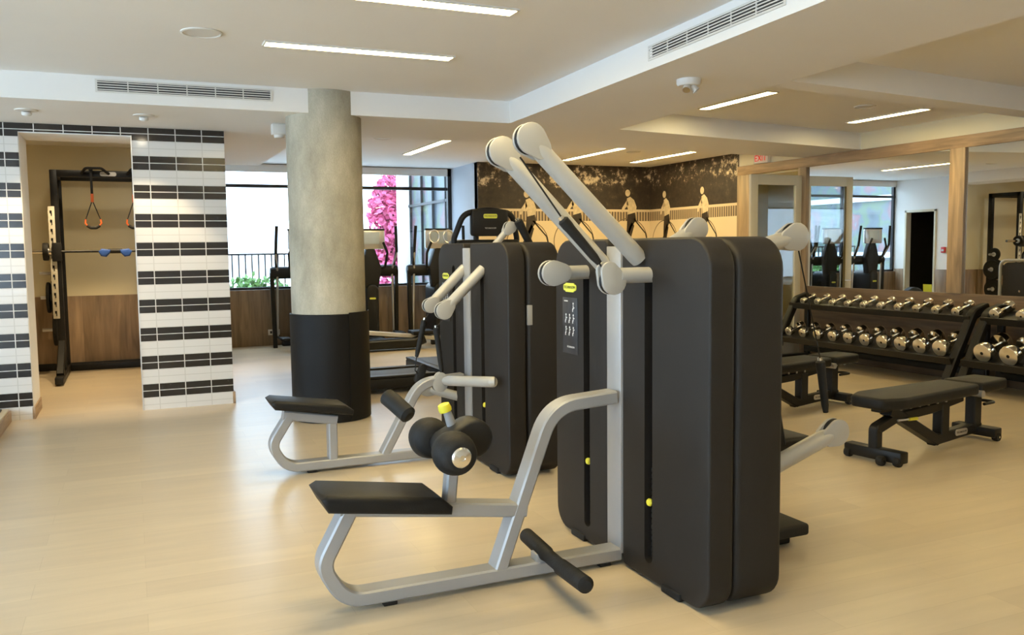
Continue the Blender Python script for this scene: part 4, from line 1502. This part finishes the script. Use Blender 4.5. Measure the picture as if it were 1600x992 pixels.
MB().lathe([(0, 0), (.035, 0), (.040, -.022), (.034, -.032)], (0, .02, -.01), (0, -.3, 1), 18).build('lamp_head', M_ceilfit, dl)
MB().lathe([(.033, -.030), (0, -.030)], (0, .02, -.01), (0, -.3, 1), 18).build('lens', E_down, dl)
ld = bpy.data.lights.new('lamp', 'SPOT')
ld.energy = 34
ld.color = (1, .78, .48)
ld.spot_size = math.radians(64)
ld.spot_blend = .6
ld.shadow_soft_size = .03
lo = bpy.data.objects.new('lamp', ld)
sc.collection.objects.link(lo)
lo.parent = dl
lo.location = (0, .03, -.06)
lo.rotation_euler = (math.radians(32), 0, 0)
dl2 = dup(dl, (-.72, 8.02, ZS), 0, 'small adjustable ceiling spot above the left side of the alcove opening')
sb = thing('sounder_box', 'white box shaped alarm sounder beside the column top', 'alarm', (1.29, 8.18, ZS))
MB().box(-.07, .07, -.05, .05, -.10, 0, .012, 3).build('body', M_ceilfit, sb)
MB().lathe([(.05, 0), (.045, -.025), (0, -.035)], (0, 0, -.10), (0, 0, 1), 20).build('dome', M_ceilfit, sb)
for i, (x, y, lb) in enumerate(((-.68, 11.0, 'left recessed downlight in the alcove ceiling'), (.02, 11.0, 'right recessed downlight in the alcove ceiling'))):
    t = thing('downlight', lb, 'downlight', (x, y, ZC), 0, 'alcove downlights')
    MB().lathe([(.085, 0), (.085, -.006), (.065, -.009), (.06, 0)], (0, 0, 0), (0, 0, 1), 24).build('rim', M_ceilfit, t)
    MB().lathe([(.061, -.003), (0, -.003)], (0, 0, 0), (0, 0, 1), 24).build('lens', E_down, t)
    ld = bpy.data.lights.new('lamp', 'SPOT')
    ld.energy = 55
    ld.color = (1, .74, .40)
    ld.spot_size = math.radians(84)
    ld.spot_blend = .35
    ld.shadow_soft_size = .05
    lo = bpy.data.objects.new('lamp', ld)
    sc.collection.objects.link(lo)
    lo.parent = t
    lo.location = (0, 0, -.02)

# ------------------------------------------------------------------ small wall items
ol = thing('wall_outlet', 'small white socket plate low on the panelling by the window', 'wall socket', (2.02, YW - .024, .21))
MB().box(-.09, .09, -.006, .004, -.045, .045, .003).build('plate', M_ceilfit, ol)
MB().box(-.06, -.03, -.008, -.005, -.02, .02).box(.03, .06, -.008, -.005, -.02, .02).build('socket', M_black, ol)
fa = thing('fire_alarm', 'red fire alarm call point on the white wall seen in the mirror', 'fire alarm', (XR + .02, 12.75, 1.35))
MB().box(-.02, .02, -.05, .05, -.06, .06, .008).build('box', M_redlens, fa)
MB().box(.018, .024, -.03, .03, -.03, .01, .002).build('pull_bar', M_print, fa)
ys = thing('floor_sign', 'yellow folding floor sign in the dark doorway', 'floor sign', (XR - .45, 13.35, 0))
for s in (-1, 1):
    MB().prism([(-.15, 0), (-.11, 0), (-.10, .06), (.10, .06), (.11, 0), (.15, 0), (.11, .62), (-.11, .62)], 'x', -.006, .006, .003).build('panel', M_yellow, ys)
    ys.children[-1].rotation_euler = (0, s * .16, 0)
    ys.children[-1].location = (s * .10, 0, .0)
